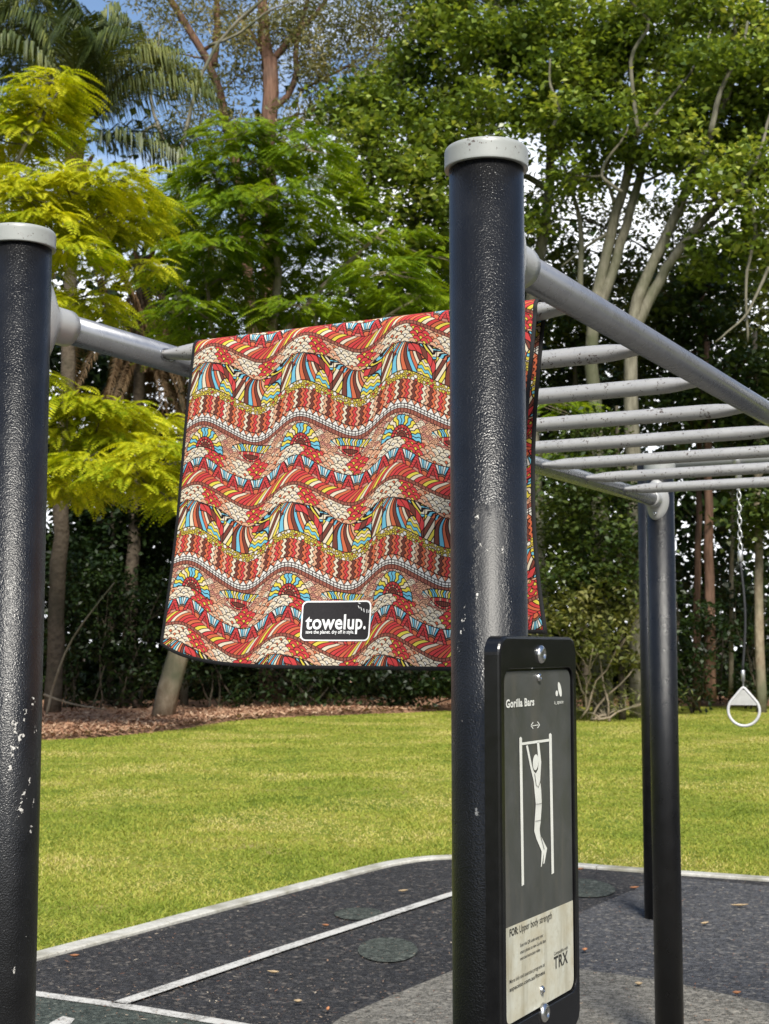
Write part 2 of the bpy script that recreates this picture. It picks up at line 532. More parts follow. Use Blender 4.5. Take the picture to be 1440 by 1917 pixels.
def densify(P, step):
    P = np.array(P, float); out = [P[0]]
    for a, b in zip(P[:-1], P[1:]):
        m = max(1, int(np.linalg.norm(b - a) / step))
        for i in range(1, m + 1): out.append(a + (b - a) * i / m)
    return np.array(out)
def smooth_poly(P, it=3):
    P = np.array(P, float)
    for _ in range(it):
        Q = P.copy(); Q[1:-1] = (P[:-2] + 2 * P[1:-1] + P[2:]) / 4; P = Q
    return P
# painted lines
for lpx in ([(221, 1881), (378, 1829), (526, 1779), (690, 1726), (855, 1672), (900, 1658)],
            [(-300, 1806), (62, 1862), (235, 1886), (420, 1917), (640, 1957)]):
    o = tag(ribbon('painted_line', smooth_poly(densify(gpx(lpx), .1), 2), .078, .007, M['paint']), kind='structure')
sheet_o = tag(sheet('painted_mark', gpx([(95, 1917), (118, 1905), (140, 1910), (120, 1935), (60, 1950)]), .007, M['paint']), kind='structure')

# concrete kerb, cast in lengths with open joints
def mat_concrete():
    t = NT('kerb concrete'); p = t.pos()
    n = t.noise(p, 26, 6, .7); n2 = t.noise(p, 2.5, 4, .6)
    c = t.mix(t.maprange(n, .3, .7), (.34, .33, .29, 1), (.50, .49, .45, 1))
    c = t.mix(t.maprange(n2, .46, .66), c, (.21, .20, .155, 1))
    return t.fin(c, .9, normal=t.bump(n, .5, .01), spec=.2)
M['concrete'] = mat_concrete()
kerb_root = bpy.data.objects.new('kerb', None); COL.objects.link(kerb_root)
tag(kerb_root, kind='structure')
KD = smooth_poly(densify(KERB, .15), 8)
i = 0
while i < len(KD) - 2:
    j = min(len(KD) - 1, i + random.choice((9, 10, 11)))
    seg_p = KD[i:j + 1].copy()
    tdir = seg_p[-1] - seg_p[-2]; seg_p[-1] -= tdir / np.linalg.norm(tdir) * .010
    jit = random.uniform(-.003, .003)
    o = ribbon('kerb_stone', seg_p, .115, -.012 + jit, M['concrete'], .030)
    o.parent = kerb_root
    i = j

# mulch bed with wood chips
def mat_mulch():
    t = NT('wood mulch'); p = t.pos()
    n = t.noise(t.mapping(p, (1, 2.2, 1)), 14, 6, .7); g = t.node('NewGeometry')
    c = t.ramp(t.math('ADD', t.math('MULTIPLY', n, .5), t.math('MULTIPLY', g.outputs['Random Per Island'], .5)),
               [(.15, (.09, .045, .028, 1)), (.4, (.24, .125, .075, 1)), (.6, (.40, .24, .15, 1)), (.85, (.62, .48, .34, 1))])
    return t.fin(c, .9, normal=t.bump(n, .8, .03), spec=.2)
M['mulch'] = mat_mulch()
# the bed's near edge: bulges towards the camera at the left, thins to a strip at the right
MUL_PX = [(-500, 1392), (60, 1384), (200, 1378), (330, 1365), (430, 1349), (520, 1342), (700, 1335), (850, 1329), (1000, 1321), (1440, 1320), (2000, 1324)]
MUL = np.array([gnd(a, b)[:2] for a, b in MUL_PX])
def mul_y(x): return np.interp(x, MUL[:, 0], MUL[:, 1])
nb = 60
xs = np.linspace(MUL[0, 0], MUL[-1, 0], nb)
V = []; F = []
for i_, x in enumerate(xs):
    y0 = float(mul_y(x)) + random.uniform(-.15, .15)
    for k, (dy, z) in enumerate(((-.2, -.02), (.3, .03), (2.0, .09), (6, .05), (12, .04), (40, .02))):
        V.append((x, y0 + dy, z + (random.uniform(-.02, .02) if k else 0)))
    if i_:
        for k in range(5):
            a = (i_ - 1) * 6 + k; F.append([a, a + 6, a + 7, a + 1])
tag(part('mulch_bed', V, F, M['mulch'], smooth=True), kind='structure')

def flat_chips(n, X, Y, Z, L, W, tilt=.35):
    """n small flat slivers lying about"""
    th = rng.uniform(0, 2 * PI, n)
    ax = np.stack([np.cos(th), np.sin(th), rng.normal(0, tilt, n)], 1)
    ax /= np.linalg.norm(ax, axis=1)[:, None]
    sd = np.stack([-np.sin(th), np.cos(th), rng.normal(0, tilt, n)], 1)
    C0 = np.stack([X, Y, Z], 1)
    l = L[:, None] / 2; w = W[:, None] / 2
    Vv = np.stack([C0 - ax * l, C0 + sd * w - ax * l * .2, C0 + ax * l, C0 - sd * w + ax * l * .3], 1).reshape(-1, 3)
    return Vv, np.arange(n * 4).reshape(n, 4)
n = 42000
X = rng.uniform(-12.5, 11, n); dep = rng.exponential(3.4, n)
keep = (X < 0.5) | (rng.random(n) < .35)
X, dep = X[keep], dep[keep]; n = len(X)
Y = mul_y(X) + dep - .25 + rng.normal(0, .12, n)
Vv, Ff = flat_chips(n, X, Y, .06 + rng.uniform(0, .07, n), rng.uniform(.05, .24, n), rng.uniform(.02, .06, n))
tag(part('mulch_chips', Vv, Ff, M['mulch']), 'brown bark chips and dry leaves strewn along the edge of the woods', 'mulch', kind='stuff')

# grass blades
M['grass'] = mat_leaf('grass blades', [(.10, (.15, .205, .026, 1)), (.38, (.255, .30, .045, 1)), (.65, (.38, .365, .075, 1)), (.92, (.54, .46, .19, 1))], .3, .6, .12, .5, .5)
n = 420000
Yg = 7.0 + 33.5 * rng.random(n) ** 1.9
Xg = (rng.random(n) * 2 - 1) * (Yg * .29 + .6)
ok = (Yg > kerb_y(Xg) + .052 + .02 * np.sin(Xg * 9) * np.sin(Xg * 3.1) + rng.normal(0, .018, n)) & (Yg < mul_y(Xg) + .3)
Xg, Yg = Xg[ok], Yg[ok]; n = len(Xg)
hh = rng.uniform(.011, .029, n) * (1 + .35 * np.sin(Xg * 2.1 + Yg * .7) * np.sin(Yg * 1.3)); wd = .0025 + Yg * .00032
th = rng.uniform(0, 2 * PI, n)
B0 = np.stack([Xg, Yg, np.full(n, -.015)], 1)
sd = np.stack([np.cos(th), np.sin(th), np.zeros(n)], 1) * wd[:, None]
tip = B0 + np.stack([rng.normal(0, .020, n), rng.normal(0, .020, n), hh], 1)
Vv = np.stack([B0 - sd, B0 + sd, tip], 1).reshape(-1, 3)
tag(part('grass', Vv, np.arange(n * 3).reshape(n, 3), M['grass']), 'short sunlit yellow green lawn grass beyond the kerb', 'grass', kind='stuff')

# ------------------------------------------------------------------ plants
M['bark_grey'] = mat_bark('grey green bark', (.10, .092, .065, 1), (.20, .185, .14, 1), (.075, .08, .045, 1), 9, .3)
M['bark_pale'] = mat_bark('pale lichen bark', (.17, .13, .085, 1), (.30, .25, .18, 1), (.12, .12, .075, 1), 7, .5)
M['bark_red'] = mat_bark('red brown stringy bark', (.085, .045, .030, 1), (.19, .11, .075, 1), (.06, .04, .03, 1), 11, .12)
M['bark_dark'] = mat_bark('dark brown bark', (.04, .032, .024, 1), (.09, .072, .052, 1), (.05, .05, .03, 1), 9, .2)  # darkest of the bark colours
M['bark_palm'] = mat_bark('palm trunk', (.055, .042, .03, 1), (.12, .095, .07, 1), (.05, .045, .03, 1), 8, 1.5)
M['fig'] = mat_leaf('broad glossy leaves', [(.1, (.035, .065, .012, 1)), (.38, (.11, .16, .026, 1)), (.65, (.22, .30, .05, 1)), (.92, (.43, .46, .12, 1))], .36, .36, .5, .7, .5)
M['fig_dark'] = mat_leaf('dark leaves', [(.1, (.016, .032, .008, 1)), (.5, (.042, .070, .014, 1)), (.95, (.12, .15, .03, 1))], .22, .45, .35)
M['yellow_feather'] = mat_leaf('yellow green feathery leaves', [(.1, (.16, .24, .006, 1)), (.5, (.38, .41, .014, 1)), (.9, (.60, .58, .030, 1))], .42, .5, .25, .8)
M['green_feather'] = mat_leaf('green feathery leaves', [(.1, (.06, .12, .006, 1)), (.5, (.14, .225, .010, 1)), (.9, (.27, .34, .018, 1))], .4, .5, .25, .8)
M['gum'] = mat_leaf('grey green gum leaves', [(.1, (.075, .085, .030, 1)), (.5, (.15, .155, .060, 1)), (.9, (.28, .24, .10, 1))], .4, .5, .3)
M['palm'] = mat_leaf('palm leaflets', [(.1, (.026, .044, .012, 1)), (.5, (.070, .095, .022, 1)), (.9, (.20, .21, .06, 1))], .3, .4, .4)
M['palm_dead'] = mat_leaf('dead palm fronds', [(.1, (.06, .035, .018, 1)), (.5, (.13, .080, .042, 1)), (.9, (.24, .17, .10, 1))], .2, .8, .1)
M['olive'] = mat_leaf('olive scrub leaves', [(.1, (.055, .07, .016, 1)), (.5, (.11, .13, .03, 1)), (.9, (.22, .21, .07, 1))], .3, .5, .3)
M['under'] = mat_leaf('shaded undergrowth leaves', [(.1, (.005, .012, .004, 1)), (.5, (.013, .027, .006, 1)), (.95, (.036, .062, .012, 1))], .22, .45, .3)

def unit(v): return v / (np.linalg.norm(v, axis=-1, keepdims=True) + 1e-9)

def leaf_mesh(C0, L, W, up_bias=.8, axis=None):
    n = len(C0)
    nr = rng.normal(0, 1, (n, 3)); nr[:, 2] = np.abs(nr[:, 2]) + up_bias; nr = unit(nr)
    ax = rng.normal(0, 1, (n, 3)) if axis is None else axis + rng.normal(0, .35, (n, 3))
    ax = unit(ax - nr * np.sum(ax * nr, 1, keepdims=True))
    sd = np.cross(nr, ax)
    l = (L * rng.uniform(.7, 1.25, n))[:, None]; w = (W * rng.uniform(.75, 1.2, n))[:, None]
    fold = nr * w * .25
    Vv = np.stack([C0 - ax * l * .5, C0 + sd * w * .5 + fold, C0 + ax * l * .5, C0 - sd * w * .5 + fold], 1).reshape(-1, 3)
    return Vv, np.arange(n * 4).reshape(n, 4)

def clump_points(clumps, per, sig):
    """clumps: (centre, radii, twigs). Twigs near the shell of each clump, leaves round each twig."""
    out = []; twigs = []
    for c, r, k in clumps:
        u = unit(rng.normal(0, 1, (k, 3))) * (rng.random((k, 1)) ** .45)
        P = np.array(c) + u * np.array(r)
        P += rng.normal(0, .12, P.shape) * np.array(r)
        twigs.append(P)
        q = np.repeat(P, per, 0)
        out.append(q + rng.normal(0, 1, q.shape) * np.array([sig, sig, sig * .6]))
    return np.vstack(out), twigs

def wiggle(a, b, n=7, amp=.06, sag=0.0):
    a, b = np.array(a, float), np.array(b, float)
    t = np.linspace(0, 1, n)[:, None]
    P = a + (b - a) * t
    L = np.linalg.norm(b - a)
    off = np.cumsum(rng.normal(0, amp * L / n * 1.6, (n, 3)), 0); off -= t * off[-1]
    P += off * np.array([1, 1, .6])
    P[:, 2] += sag * L * np.sin(t[:, 0] * PI)
    return P

def trunk_mesh(paths, seg=8):
    mb = MB()
    for P, R in paths:
        mb.add(*tube(P, R, seg if np.max(R) > .05 else 5))
    return mb

def spath(px_pts, Y, r0, r1, n=14, dY=None):
    """limb through photo points at depth Y: smooth polyline with taper"""
    P = np.array([at(a, b, Y if dY is None else Y + dY[i]) for i, (a, b) in enumerate(px_pts)])
    if px_pts[0][1] > 1308: P[0, 2] = -.08      # rooted in the ground
    s = np.r_[0, np.cumsum(np.linalg.norm(np.diff(P, axis=0), axis=1))]
    t = np.linspace(0, s[-1], n)
    Q = np.stack([np.interp(t, s, P[:, k]) for k in range(3)], 1)
    Q = smooth_poly(Q, 2)
    Q[1:-1] += rng.normal(0, r0 * .10, Q[1:-1].shape)
    return Q, np.linspace(r0, r1, n)

def make_tree(name, label, cat, group, limbs, clumps, lm, bm, L, W, per, sig, up=.8, reach=.5):
    """limbs: list of (P,R); clumps: world (centre, radii, twigs)"""
    base = limbs[0][0][0].copy()
    root = empty(name, base, label, cat, group)
    pts, twigs = clump_points(clumps, per, sig)
    anchor = np.vstack([P[len(P) // 3:] for P, R in limbs])
    rad = np.concatenate([R[len(R) // 3:] for P, R in limbs])
    paths = list(limbs)
    for (c, r, k), tw in zip(clumps, twigs):
        c = np.array(c)
        score = np.linalg.norm(anchor - c, axis=1) + np.maximum(0, anchor[:, 2] - c[2] + .3) * 1.5
        i0 = int(np.argmin(score))
        b = wiggle(anchor[i0], c, 8, .10)
        r0 = min(rad[i0] * .7, .02 + .012 * np.linalg.norm(anchor[i0] - c))
        paths.append((b, np.linspace(r0, .012, 8)))
        for w in tw[:: max(1, int(len(tw) / (4 + 8 * reach)))]:
            j = rng.integers(3, 8)
            paths.append((wiggle(b[j], w, 6, .12), np.linspace(.012, .005, 6)))
    trunk_mesh(paths).build('trunk', bm, root, True)
    Vv, Ff = leaf_mesh(pts, L, W, up)
    part('crown', Vv, Ff, lm, root)
    return root

def pxc(px, py, Y, rx, ry, rd, k):
    s = Y / FPX
    return (at(px, py, Y), (rx * s, rd, ry * s), k)

# ---- feathery trees
def feather_mesh(Bp, Dr, L, npair=13, droop=.55, pl=.16, pw=.050):
    n = len(Bp)
    Dr = unit(Dr)
    side = unit(np.cross(Dr, np.array([0, 0, 1.0])))
    nrm = np.cross(side, Dr)
    roll = rng.normal(0, .35, (n, 1))
    side2 = side * np.cos(roll) + nrm * np.sin(roll)
    Ls = L * rng.uniform(.7, 1.2, n)
    Q = []
    for k in range(npair):
        s = (k + .6) / npair
        c = Bp + Dr * (Ls * s)[:, None]; c[:, 2] -= droop * Ls * s * s
        ln = pl * (1 - (2 * s - .9) ** 2 * .75) * (Ls / L)
        fw = unit(Dr - np.array([0, 0, 1.0]) * (droop * 2 * s))
        for sg in (-1, 1):
            ax = unit(side2 * sg + fw * .45 - np.array([0, 0, .18]))
            e = c + ax * ln[:, None]
            m = c + ax * (ln * .5)[:, None]
            wv = fw * pw * .5
            Q.append(np.stack([c, m + wv, e, m - wv], 1))
    Vv = np.concatenate(Q, 1).reshape(-1, 3)
    return Vv, np.arange(len(Vv)).reshape(-1, 4)

def make_feather_tree(name, label, limbs, pads, lm, bm, L, group=None):
    """pads: (centre, radius_x, radius_y, thickness, leaves)"""
    root = empty(name, limbs[0][0][0], label, 'tree', group)
    anchor = np.vstack([P[len(P) // 3:] for P, R in limbs]); rad = np.concatenate([R[len(R) // 3:] for P, R in limbs])
    paths = list(limbs); Bp = []; Dr = []
    for c, rx, ry, tz, k in pads:
        c = np.array(c)
        score = np.linalg.norm(anchor - c, axis=1) + np.maximum(0, anchor[:, 2] - c[2]) * 2
        i0 = int(np.argmin(score))
        b = wiggle(anchor[i0], c, 8, .08)
        paths.append((b, np.linspace(min(rad[i0] * .6, .07), .015, 8)))
        a = rng.uniform(0, 2 * PI, k); q = np.sqrt(rng.random(k))
        x, y = rx * q * np.cos(a), ry * q * np.sin(a)
        z = rng.normal(0, tz, k) - .22 * rx * q ** 2
        P = c + np.stack([x, y, z], 1)
        Bp.append(P)
        d = np.stack([np.cos(a), np.sin(a), np.full(k, .12)], 1) + rng.normal(0, .45, (k, 3)) * np.array([1, 1, .35])
        Dr.append(d)
        for w in P[:: max(1, k // 7)]:
            paths.append((wiggle(b[6], w, 5, .08), np.linspace(.014, .005, 5)))
    trunk_mesh(paths).build('trunk', bm, root, True)
    Vv, Ff = feather_mesh(np.vstack(Bp), np.vstack(Dr), L)
    part('crown', Vv, Ff, lm, root)
    return root

def ppad(px, py, Y, rpx, thick, k, depth=None):
    s = Y / FPX
    return (at(px, py, Y), rpx * s, depth if depth else rpx * s, thick, k)

# yellow green feathery tree at the left, in front of the woods
Yy = 27.0
gy = gnd(95, 1316)
limbs = [spath([(-170, 1372), (-150, 1200), (-110, 900), (-60, 600), (-10, 350)], Yy, .20, .07),
         spath([(-110, 900), (60, 800), (200, 840)], Yy, .09, .03), spath([(-60, 600), (80, 460), (200, 400)], Yy, .08, .03),
         spath([(-20, 400), (60, 250), (110, 170)], Yy, .06, .02)]
pads = []
for px, py, r, k in [(95, 150, 60, 70), (20, 190, 85, 110), (75, 200, 70, 90), (-30, 250, 80, 90), (40, 245, 70, 90), (90, 240, 50, 60), (0, 310, 80, 90), (70, 320, 55, 50),
                     (210, 330, 75, 110), (120, 345, 90, 130), (40, 360, 90, 130), (250, 370, 60, 80), (170, 385, 90, 120), (80, 410, 90, 120), (0, 420, 80, 90), (260, 410, 45, 50), (200, 430, 70, 80),
                     (130, 460, 70, 70), (60, 480, 70, 70), (270, 500, 45, 45), (160, 555, 60, 60), (60, 560, 60, 60), (190, 580, 35, 30),
                     (130, 745, 70, 90), (200, 760, 80, 120), (270, 780, 65, 90), (120, 800, 80, 110), (210, 815, 85, 120), (300, 835, 70, 90), (330, 870, 45, 55), (160, 860, 80, 110),
                     (250, 875, 75, 90), (110, 900, 70, 90), (320, 910, 50, 50), (160, 920, 50, 45), (60, 700, 60, 50), (330, 940, 35, 25), (-40, 820, 90, 90), (30, 880, 70, 80)]:
    pads.append(ppad(px, py, Yy + random.uniform(-1.6, 1.6), r * .95, .08, int(k * .95)))
make_feather_tree('feathery_tree', 'yellow green feathery leaved tree behind the left black post', limbs, pads, M['yellow_feather'], M['bark_grey'], .62)

# deep green feathery tree behind the towel, with the leaning pale trunk
Yp = 33.0
bs = gnd(305, 1326)
limbs = [spath([(303, 1330), (318, 1270), (335, 1205), (400, 1050), (470, 850), (510, 650), (520, 480), (500, 330)], Yp, .27, .05, 18),
         spath([(470, 850), (400, 640), (380, 480)], Yp, .10, .03), spath([(510, 650), (620, 520), (720, 430)], Yp, .10, .03), spath([(480, 800), (640, 640), (780, 560)], Yp, .09, .03)]
pads = []
for px, py, r, k in [(440, 245, 70, 70), (520, 250, 75, 80), (580, 270, 60, 60), (470, 300, 90, 100), (570, 320, 80, 90), (400, 320, 70, 70), (360, 350, 60, 60), (520, 365, 90, 100), (620, 375, 70, 70),
                     (430, 380, 90, 100), (350, 410, 60, 60), (560, 420, 90, 100), (480, 440, 90, 90), (660, 440, 80, 80), (390, 455, 80, 90), (750, 440, 80, 80), (590, 480, 90, 90), (720, 500, 80, 80), (810, 480, 60, 60),
                     (500, 510, 90, 90), (420, 520, 80, 80), (340, 510, 60, 60), (640, 545, 90, 90), (760, 550, 80, 80), (550, 570, 90, 90), (440, 580, 90, 90), (350, 570, 60, 60), (690, 595, 80, 70), (820, 560, 60, 60),
                     (380, 625, 60, 60), (500, 640, 80, 60), (620, 640, 80, 60), (900, 600, 60, 40), (1030, 850, 60, 40), (1060, 760, 50, 30), (330, 640, 40, 30)]:
    pads.append(ppad(px, py, Yp + random.uniform(-2, 2), r, .11, int(k * 1.35)))
make_feather_tree('feathery_tree', 'deep green feathery tree with a leaning pale trunk seen above and below the towel', limbs, pads, M['green_feather'], M['bark_pale'], .62)

# ---- palms
def frond(root, base, az, el, Lf, droop, lm, dead=False, name='frond'):
    n = 26
    t = np.linspace(0, 1, n)
    d = np.array([math.sin(az) * math.cos(el), math.cos(az) * math.cos(el), math.sin(el)])
    P = np.array(base) + np.outer(t * Lf, d); P[:, 2] -= droop * Lf * t ** 2.1
    mb = MB(); mb.add(*tube(P, np.linspace(.028, .006, n), 4, False))
    T = unit(np.gradient(P, axis=0)); side = unit(np.cross(T, UP + 1e-3)); 
    Q = []
    m = 86
    for i_ in range(m):
        s = .12 + .88 * i_ / m
        c = np.array([np.interp(s, t, P[:, k]) for k in range(3)])
        sdv = np.array([np.interp(s, t, side[:, k]) for k in range(3)]); tv = np.array([np.interp(s, t, T[:, k]) for k in range(3)])
        ln = (.95 if not dead else .6) * (1 - abs(2 * s - .95) ** 2 * .65) * Lf / 3.6
        for sg in (-1, 1):
            out = unit(sdv * sg * random.uniform(.5, 1.1) + tv * .55 + UP * random.uniform(-.15, .35))
            p1 = c + out * ln * .5; p2 = c + out * ln * .72 - UP * ln * random.uniform(.35, .6)
            wv = np.cross(out, UP); wv = wv / (np.linalg.norm(wv) + 1e-6) * .019
            wv2 = tv * .017
            Q.append(([c - wv2, c + wv2, p1 + wv, p1 - wv, p2], [[0, 1, 2, 3], [3, 2, 4]]))
    for v, f in Q: mb.add(v, f)
    return mb.build(name, lm, root)

def make_palm(label, base_px, crown_px, Y, r, fr, dead, boots=0):
    P, R = spath([base_px, ((base_px[0] + crown_px[0]) / 2 + 4, (base_px[1] + crown_px[1]) / 2), crown_px], Y, r * 1.15, r * .8, 24)
    root = empty('palm_tree', P[0], label, 'palm', 'palms among the woods')
    R = R * (1 + .05 * np.sin(np.arange(len(R)) * 2.4))
    mb = MB(); mb.add(*tube(P, R, 12))
    mb.build('trunk', M['bark_palm'], root, True)
    top = P[-1]
    for az, el, Lf, dr in fr:
        frond(root, top + np.array([0, 0, random.uniform(-.2, .25)]), math.radians(az), math.radians(el), Lf, dr, M['palm'])
    for k in range(dead):
        zz = random.uniform(.03, .26)
        b = top - (P[-1] - P[0]) * zz
        frond(root, b, random.uniform(0, 2 * PI), math.radians(random.uniform(-50, -15)), random.uniform(2.0, 3.2), .75, M['palm_dead'], True, 'dead_frond')
    for k in range(boots):
        a = 2 * PI * k / boots * 2.4
        d = np.array([math.cos(a), math.sin(a), 0])
        b = top - UP * random.uniform(.1, 1.3) + d * r * .8
        e = b + d * random.uniform(.15, .4) + UP * random.uniform(.5, .9)
        s_ = np.cross(d, UP) * .13
        th_ = d * .03
        part('leaf_base', [b - s_ * 1.4, b + s_ * 1.4, e + s_ * .3, e - s_ * .3, b - s_ * 1.4 - th_, b + s_ * 1.4 - th_, e + s_ * .3 - th_, e - s_ * .3 - th_],
             [[0, 1, 2, 3], [7, 6, 5, 4], [0, 4, 5, 1], [1, 5, 6, 2], [2, 6, 7, 3], [3, 7, 4, 0]], M['palm_dead'], root)
    return root
make_palm('tall palm whose fronds arch across the top left corner', (98, 1320), (140, 265), 36.0, .19,
          [(88, 66, 6.0, .62), (80, 52, 5.6, .50), (100, 44, 5.2, .55), (70, 34, 4.6, .55), (10, 76, 5.6, .35), (-15, 68, 5.4, .35), (-80, 70, 5.4, .45), (-95, 50, 5.0, .55), (-60, 60, 5.0, .5), (200, 78, 5.6, .4), (160, 70, 5.4, .45),
           (170, 62, 5.0, .5), (140, 55, 5.2, .5), (40, 62, 5.3, .5), (-130, 62, 5.0, .5), (95, 80, 6.2, .42), (-20, 84, 5.6, .3), (60, 15, 4.2, .5), (110, 8, 4.0, .45), (-100, 78, 5.6, .4), (95, 60, 6.2, .6), (120, 72, 5.8, .45)], 4, 14)
make_palm('palm at the left edge whose leaflets hang down from above', (-120, 1325), (-40, 130), 37.5, .19,
          [(88, 70, 5.2, .6), (80, 50, 5.0, .6), (100, 40, 4.6, .6), (70, 30, 4.4, .6), (150, 60, 4.6, .6), (130, 45, 4.6, .6), (170, 70, 4.4, .5), (40, 60, 4.6, .5), (-80, 60, 4.6, .6), (95, 20, 4.4, .5), (10, 70, 4.4, .4), (110, 60, 5.4, .55)], 3, 8)
make_palm('shorter palm hung with a skirt of brown dead fronds left of the towel', (235, 1326), (268, 480), 40.5, .18,
          [(85, 60, 3.6, .7), (60, 35, 3.6, .6), (110, 30, 3.4, .7), (-80, 50, 3.4, .7), (10, 65, 3.4, .5), (150, 55, 3.2, .6), (-130, 50, 3.2, .6), (95, 12, 3.0, .6), (80, 75, 3.8, .5)], 26, 10)

# ---- gum trees
Ye = 43.0
limbs = [spath([(505, 1330), (508, 900), (505, 500), (500, 215), (505, 110)], Ye, .34, .24, 20),
         spath([(503, 130), (492, 50), (490, -80), (480, -260)], Ye, .20, .06), spath([(505, 115), (545, 70), (600, 20), (640, -60)], Ye, .12, .04),
         spath([(500, 215), (545, 180), (560, 140), (548, 80), (575, 20), (590, -90)], Ye, .11, .05), spath([(498, 110), (470, 60), (445, 30)], Ye, .08, .03),
         spath([(560, 170), (640, 130), (700, 95)], Ye, .05, .02)]
cl = []
for px, py, r in [(640, 60, 70), (560, 40, 60), (690, 130, 70), (600, 150, 60), (520, 60, 45), (730, 60, 70), (640, 200, 60), (560, 230, 60), (450, 60, 50), (700, 20, 60), (620, -20, 60), (800, 40, 60), (760, 120, 50), (590, 100, 50), (480, -60, 80), (560, -120, 100)]:
    cl.append(pxc(px, py, Ye, r, r * .75, 1.2, 34))
make_tree('gum_tree', 'gum tree with a straight red brown trunk forking against the sky', 'tree', 'gum trees with bare red limbs', limbs, cl, M['gum'], M['bark_red'], .22, .055, 26, .36, .1)
limbs = [spath([(520, 1330), (490, 800), (455, 400), (425, 210), (400, 120), (350, 50), (300, -20), (240, -120)], Ye + 1, .26, .09, 22),
         spath([(402, 125), (408, 40), (400, -80)], Ye + 1, .13, .05), spath([(380, 95), (430, 60), (480, 10), (520, -30)], Ye + 1, .07, .03)]
cl = []
for px, py, r in [(330, 30, 60), (420, 20, 60), (380, 160, 50), (460, 130, 50), (430, 230, 55), (300, -30, 60), (350, 250, 60), (290, 90, 40), (260, -60, 70), (400, -90, 80)]:
    cl.append(pxc(px, py, Ye + 1, r, r * .75, 1.2, 26))
make_tree('gum_tree', 'gum tree whose slender red trunk leans left near the palm fronds', 'tree', 'gum trees with bare red limbs', limbs, cl, M['gum'], M['bark_red'], .22, .055, 26, .36, .1)
# pale dead limb crossing in front of the gum trunks
dl, dr_ = spath([(345, 1330), (340, 700), (330, 300), (390, 85), (430, 45), (480, 10), (540, -40)], 40.0, .12, .035, 24)
bare = empty('bare_tree', dl[0], 'dead pale grey tree with bare limbs crossing between the palm and the gum trunks', 'tree')
trunk_mesh([(dl, dr_), spath([(390, 85), (440, 70), (500, 20), (560, 0)], 40.0, .05, .02), spath([(330, 300), (300, 250), (280, 190), (300, 60)], 40.0, .06, .02), spath([(255, 260), (290, 230), (330, 300)], 40.0, .05, .05)]).build('trunk', M['bark_grey'], bare, True)

# ---- broad-leaved trees at the right
Yf = 36.0
F1 = [spath([(1015, 1330), (1000, 900), (985, 640), (1012, 470), (1035, 330), (1030, 180)], Yf, .30, .09, 20),
      spath([(1030, 360), (980, 320), (900, 330), (800, 300), (700, 290)], Yf, .09, .03), spath([(1035, 300), (1045, 200), (1000, 90), (960, 0)], Yf, .10, .03),
      spath([(1005, 500), (930, 470), (860, 380), (820, 330)], Yf, .07, .02), spath([(1030, 190), (1060, 80), (1080, -60)], Yf, .07, .03)]
c1 = []
for px, py, r, k in [(700, 190, 60, 26), (640, 200, 45, 14), (760, 130, 65, 26), (690, 250, 60, 24), (780, 220, 80, 34), (850, 150, 70, 28), (720, 310, 65, 22), (800, 320, 80, 30), (660, 340, 45, 14), (850, 260, 80, 30),
                     (910, 200, 70, 26), (820, 60, 60, 22), (900, 70, 70, 28), (960, 120, 70, 26), (780, 400, 60, 18), (700, 390, 50, 14), (850, 400, 60, 18), (930, 300, 60, 16), (990, 60, 60, 22), (870, 10, 70, 24), (960, -10, 70, 24),
                     (800, -40, 90, 24), (1000, 200, 60, 18), (990, 420, 50, 12), (820, 470, 50, 12), (950, -110, 110, 30)]:
    c1.append(pxc(px, py, Yf + random.uniform(-1.5, .5), r * .90, r * .58, 1.4, int(k * 1.18)))
make_tree('broad_leaved_tree', 'broad leaved tree whose crown spreads over and left of the tall black post', 'tree', 'broad leaved trees on the right', F1, c1, M['fig'], M['bark_grey'], .19, .135, 34, .27)

Yf2 = 35.0
F2 = [spath([(1130, 1332), (1120, 900), (1100, 600), (1135, 480), (1165, 360), (1192, 255), (1200, 120)], Yf2, .26, .08, 22),
      spath([(1110, 620), (1150, 500), (1180, 400), (1205, 300), (1215, 200), (1250, 60)], Yf2, .15, .05, 18),
      spath([(1165, 350), (1220, 335), (1250, 318), (1300, 325)], Yf2, .05, .02), spath([(1150, 380), (1130, 320), (1165, 260)], Yf2, .05, .02),
      spath([(1195, 240), (1180, 90), (1230, 30), (1170, 5)], Yf2, .06, .02), spath([(1150, 430), (1100, 460), (1050, 500)], Yf2, .05, .02), spath([(1085, 560), (1090, 400), (1060, 340), (1035, 200)], Yf2, .08, .03)]
F2 += [spath([(1195, 250), (1175, 95), (1215, 60), (1232, 36), (1172, 8), (1165, -40)], Yf2 - 1.7, .055, .03), spath([(1165, 360), (1120, 330), (1140, 290), (1168, 262), (1180, 230)], Yf2 - 1.5, .05, .025),
       spath([(1035, 240), (1050, 200), (1028, 160), (1030, 110)], Yf2 - 1.6, .05, .025), spath([(1192, 255), (1250, 190), (1300, 130), (1330, 60)], Yf2 - 1.6, .05, .025)]
c2 = []
for px, py, r, k in [(1040, 130, 80, 30), (1100, 60, 80, 30), (1120, 160, 80, 32), (1190, 110, 80, 30), (1060, 230, 80, 28), (1150, 240, 80, 28), (1230, 190, 70, 26), (1200, 20, 80, 28), (1090, -40, 90, 28), (1250, -40, 90, 26),
                     (1110, 320, 60, 14), (1210, 290, 60, 14), (1290, 120, 70, 24), (1280, 230, 70, 24), (1280, 40, 70, 22), (1070, 330, 50, 10), (1030, 40, 60, 20), (1130, 100, 60, 20)]:
    c2.append(pxc(px, py, Yf2 + random.uniform(-1.5, 1), r * .90, r * .58, 1.4, int(k * 1.18)))
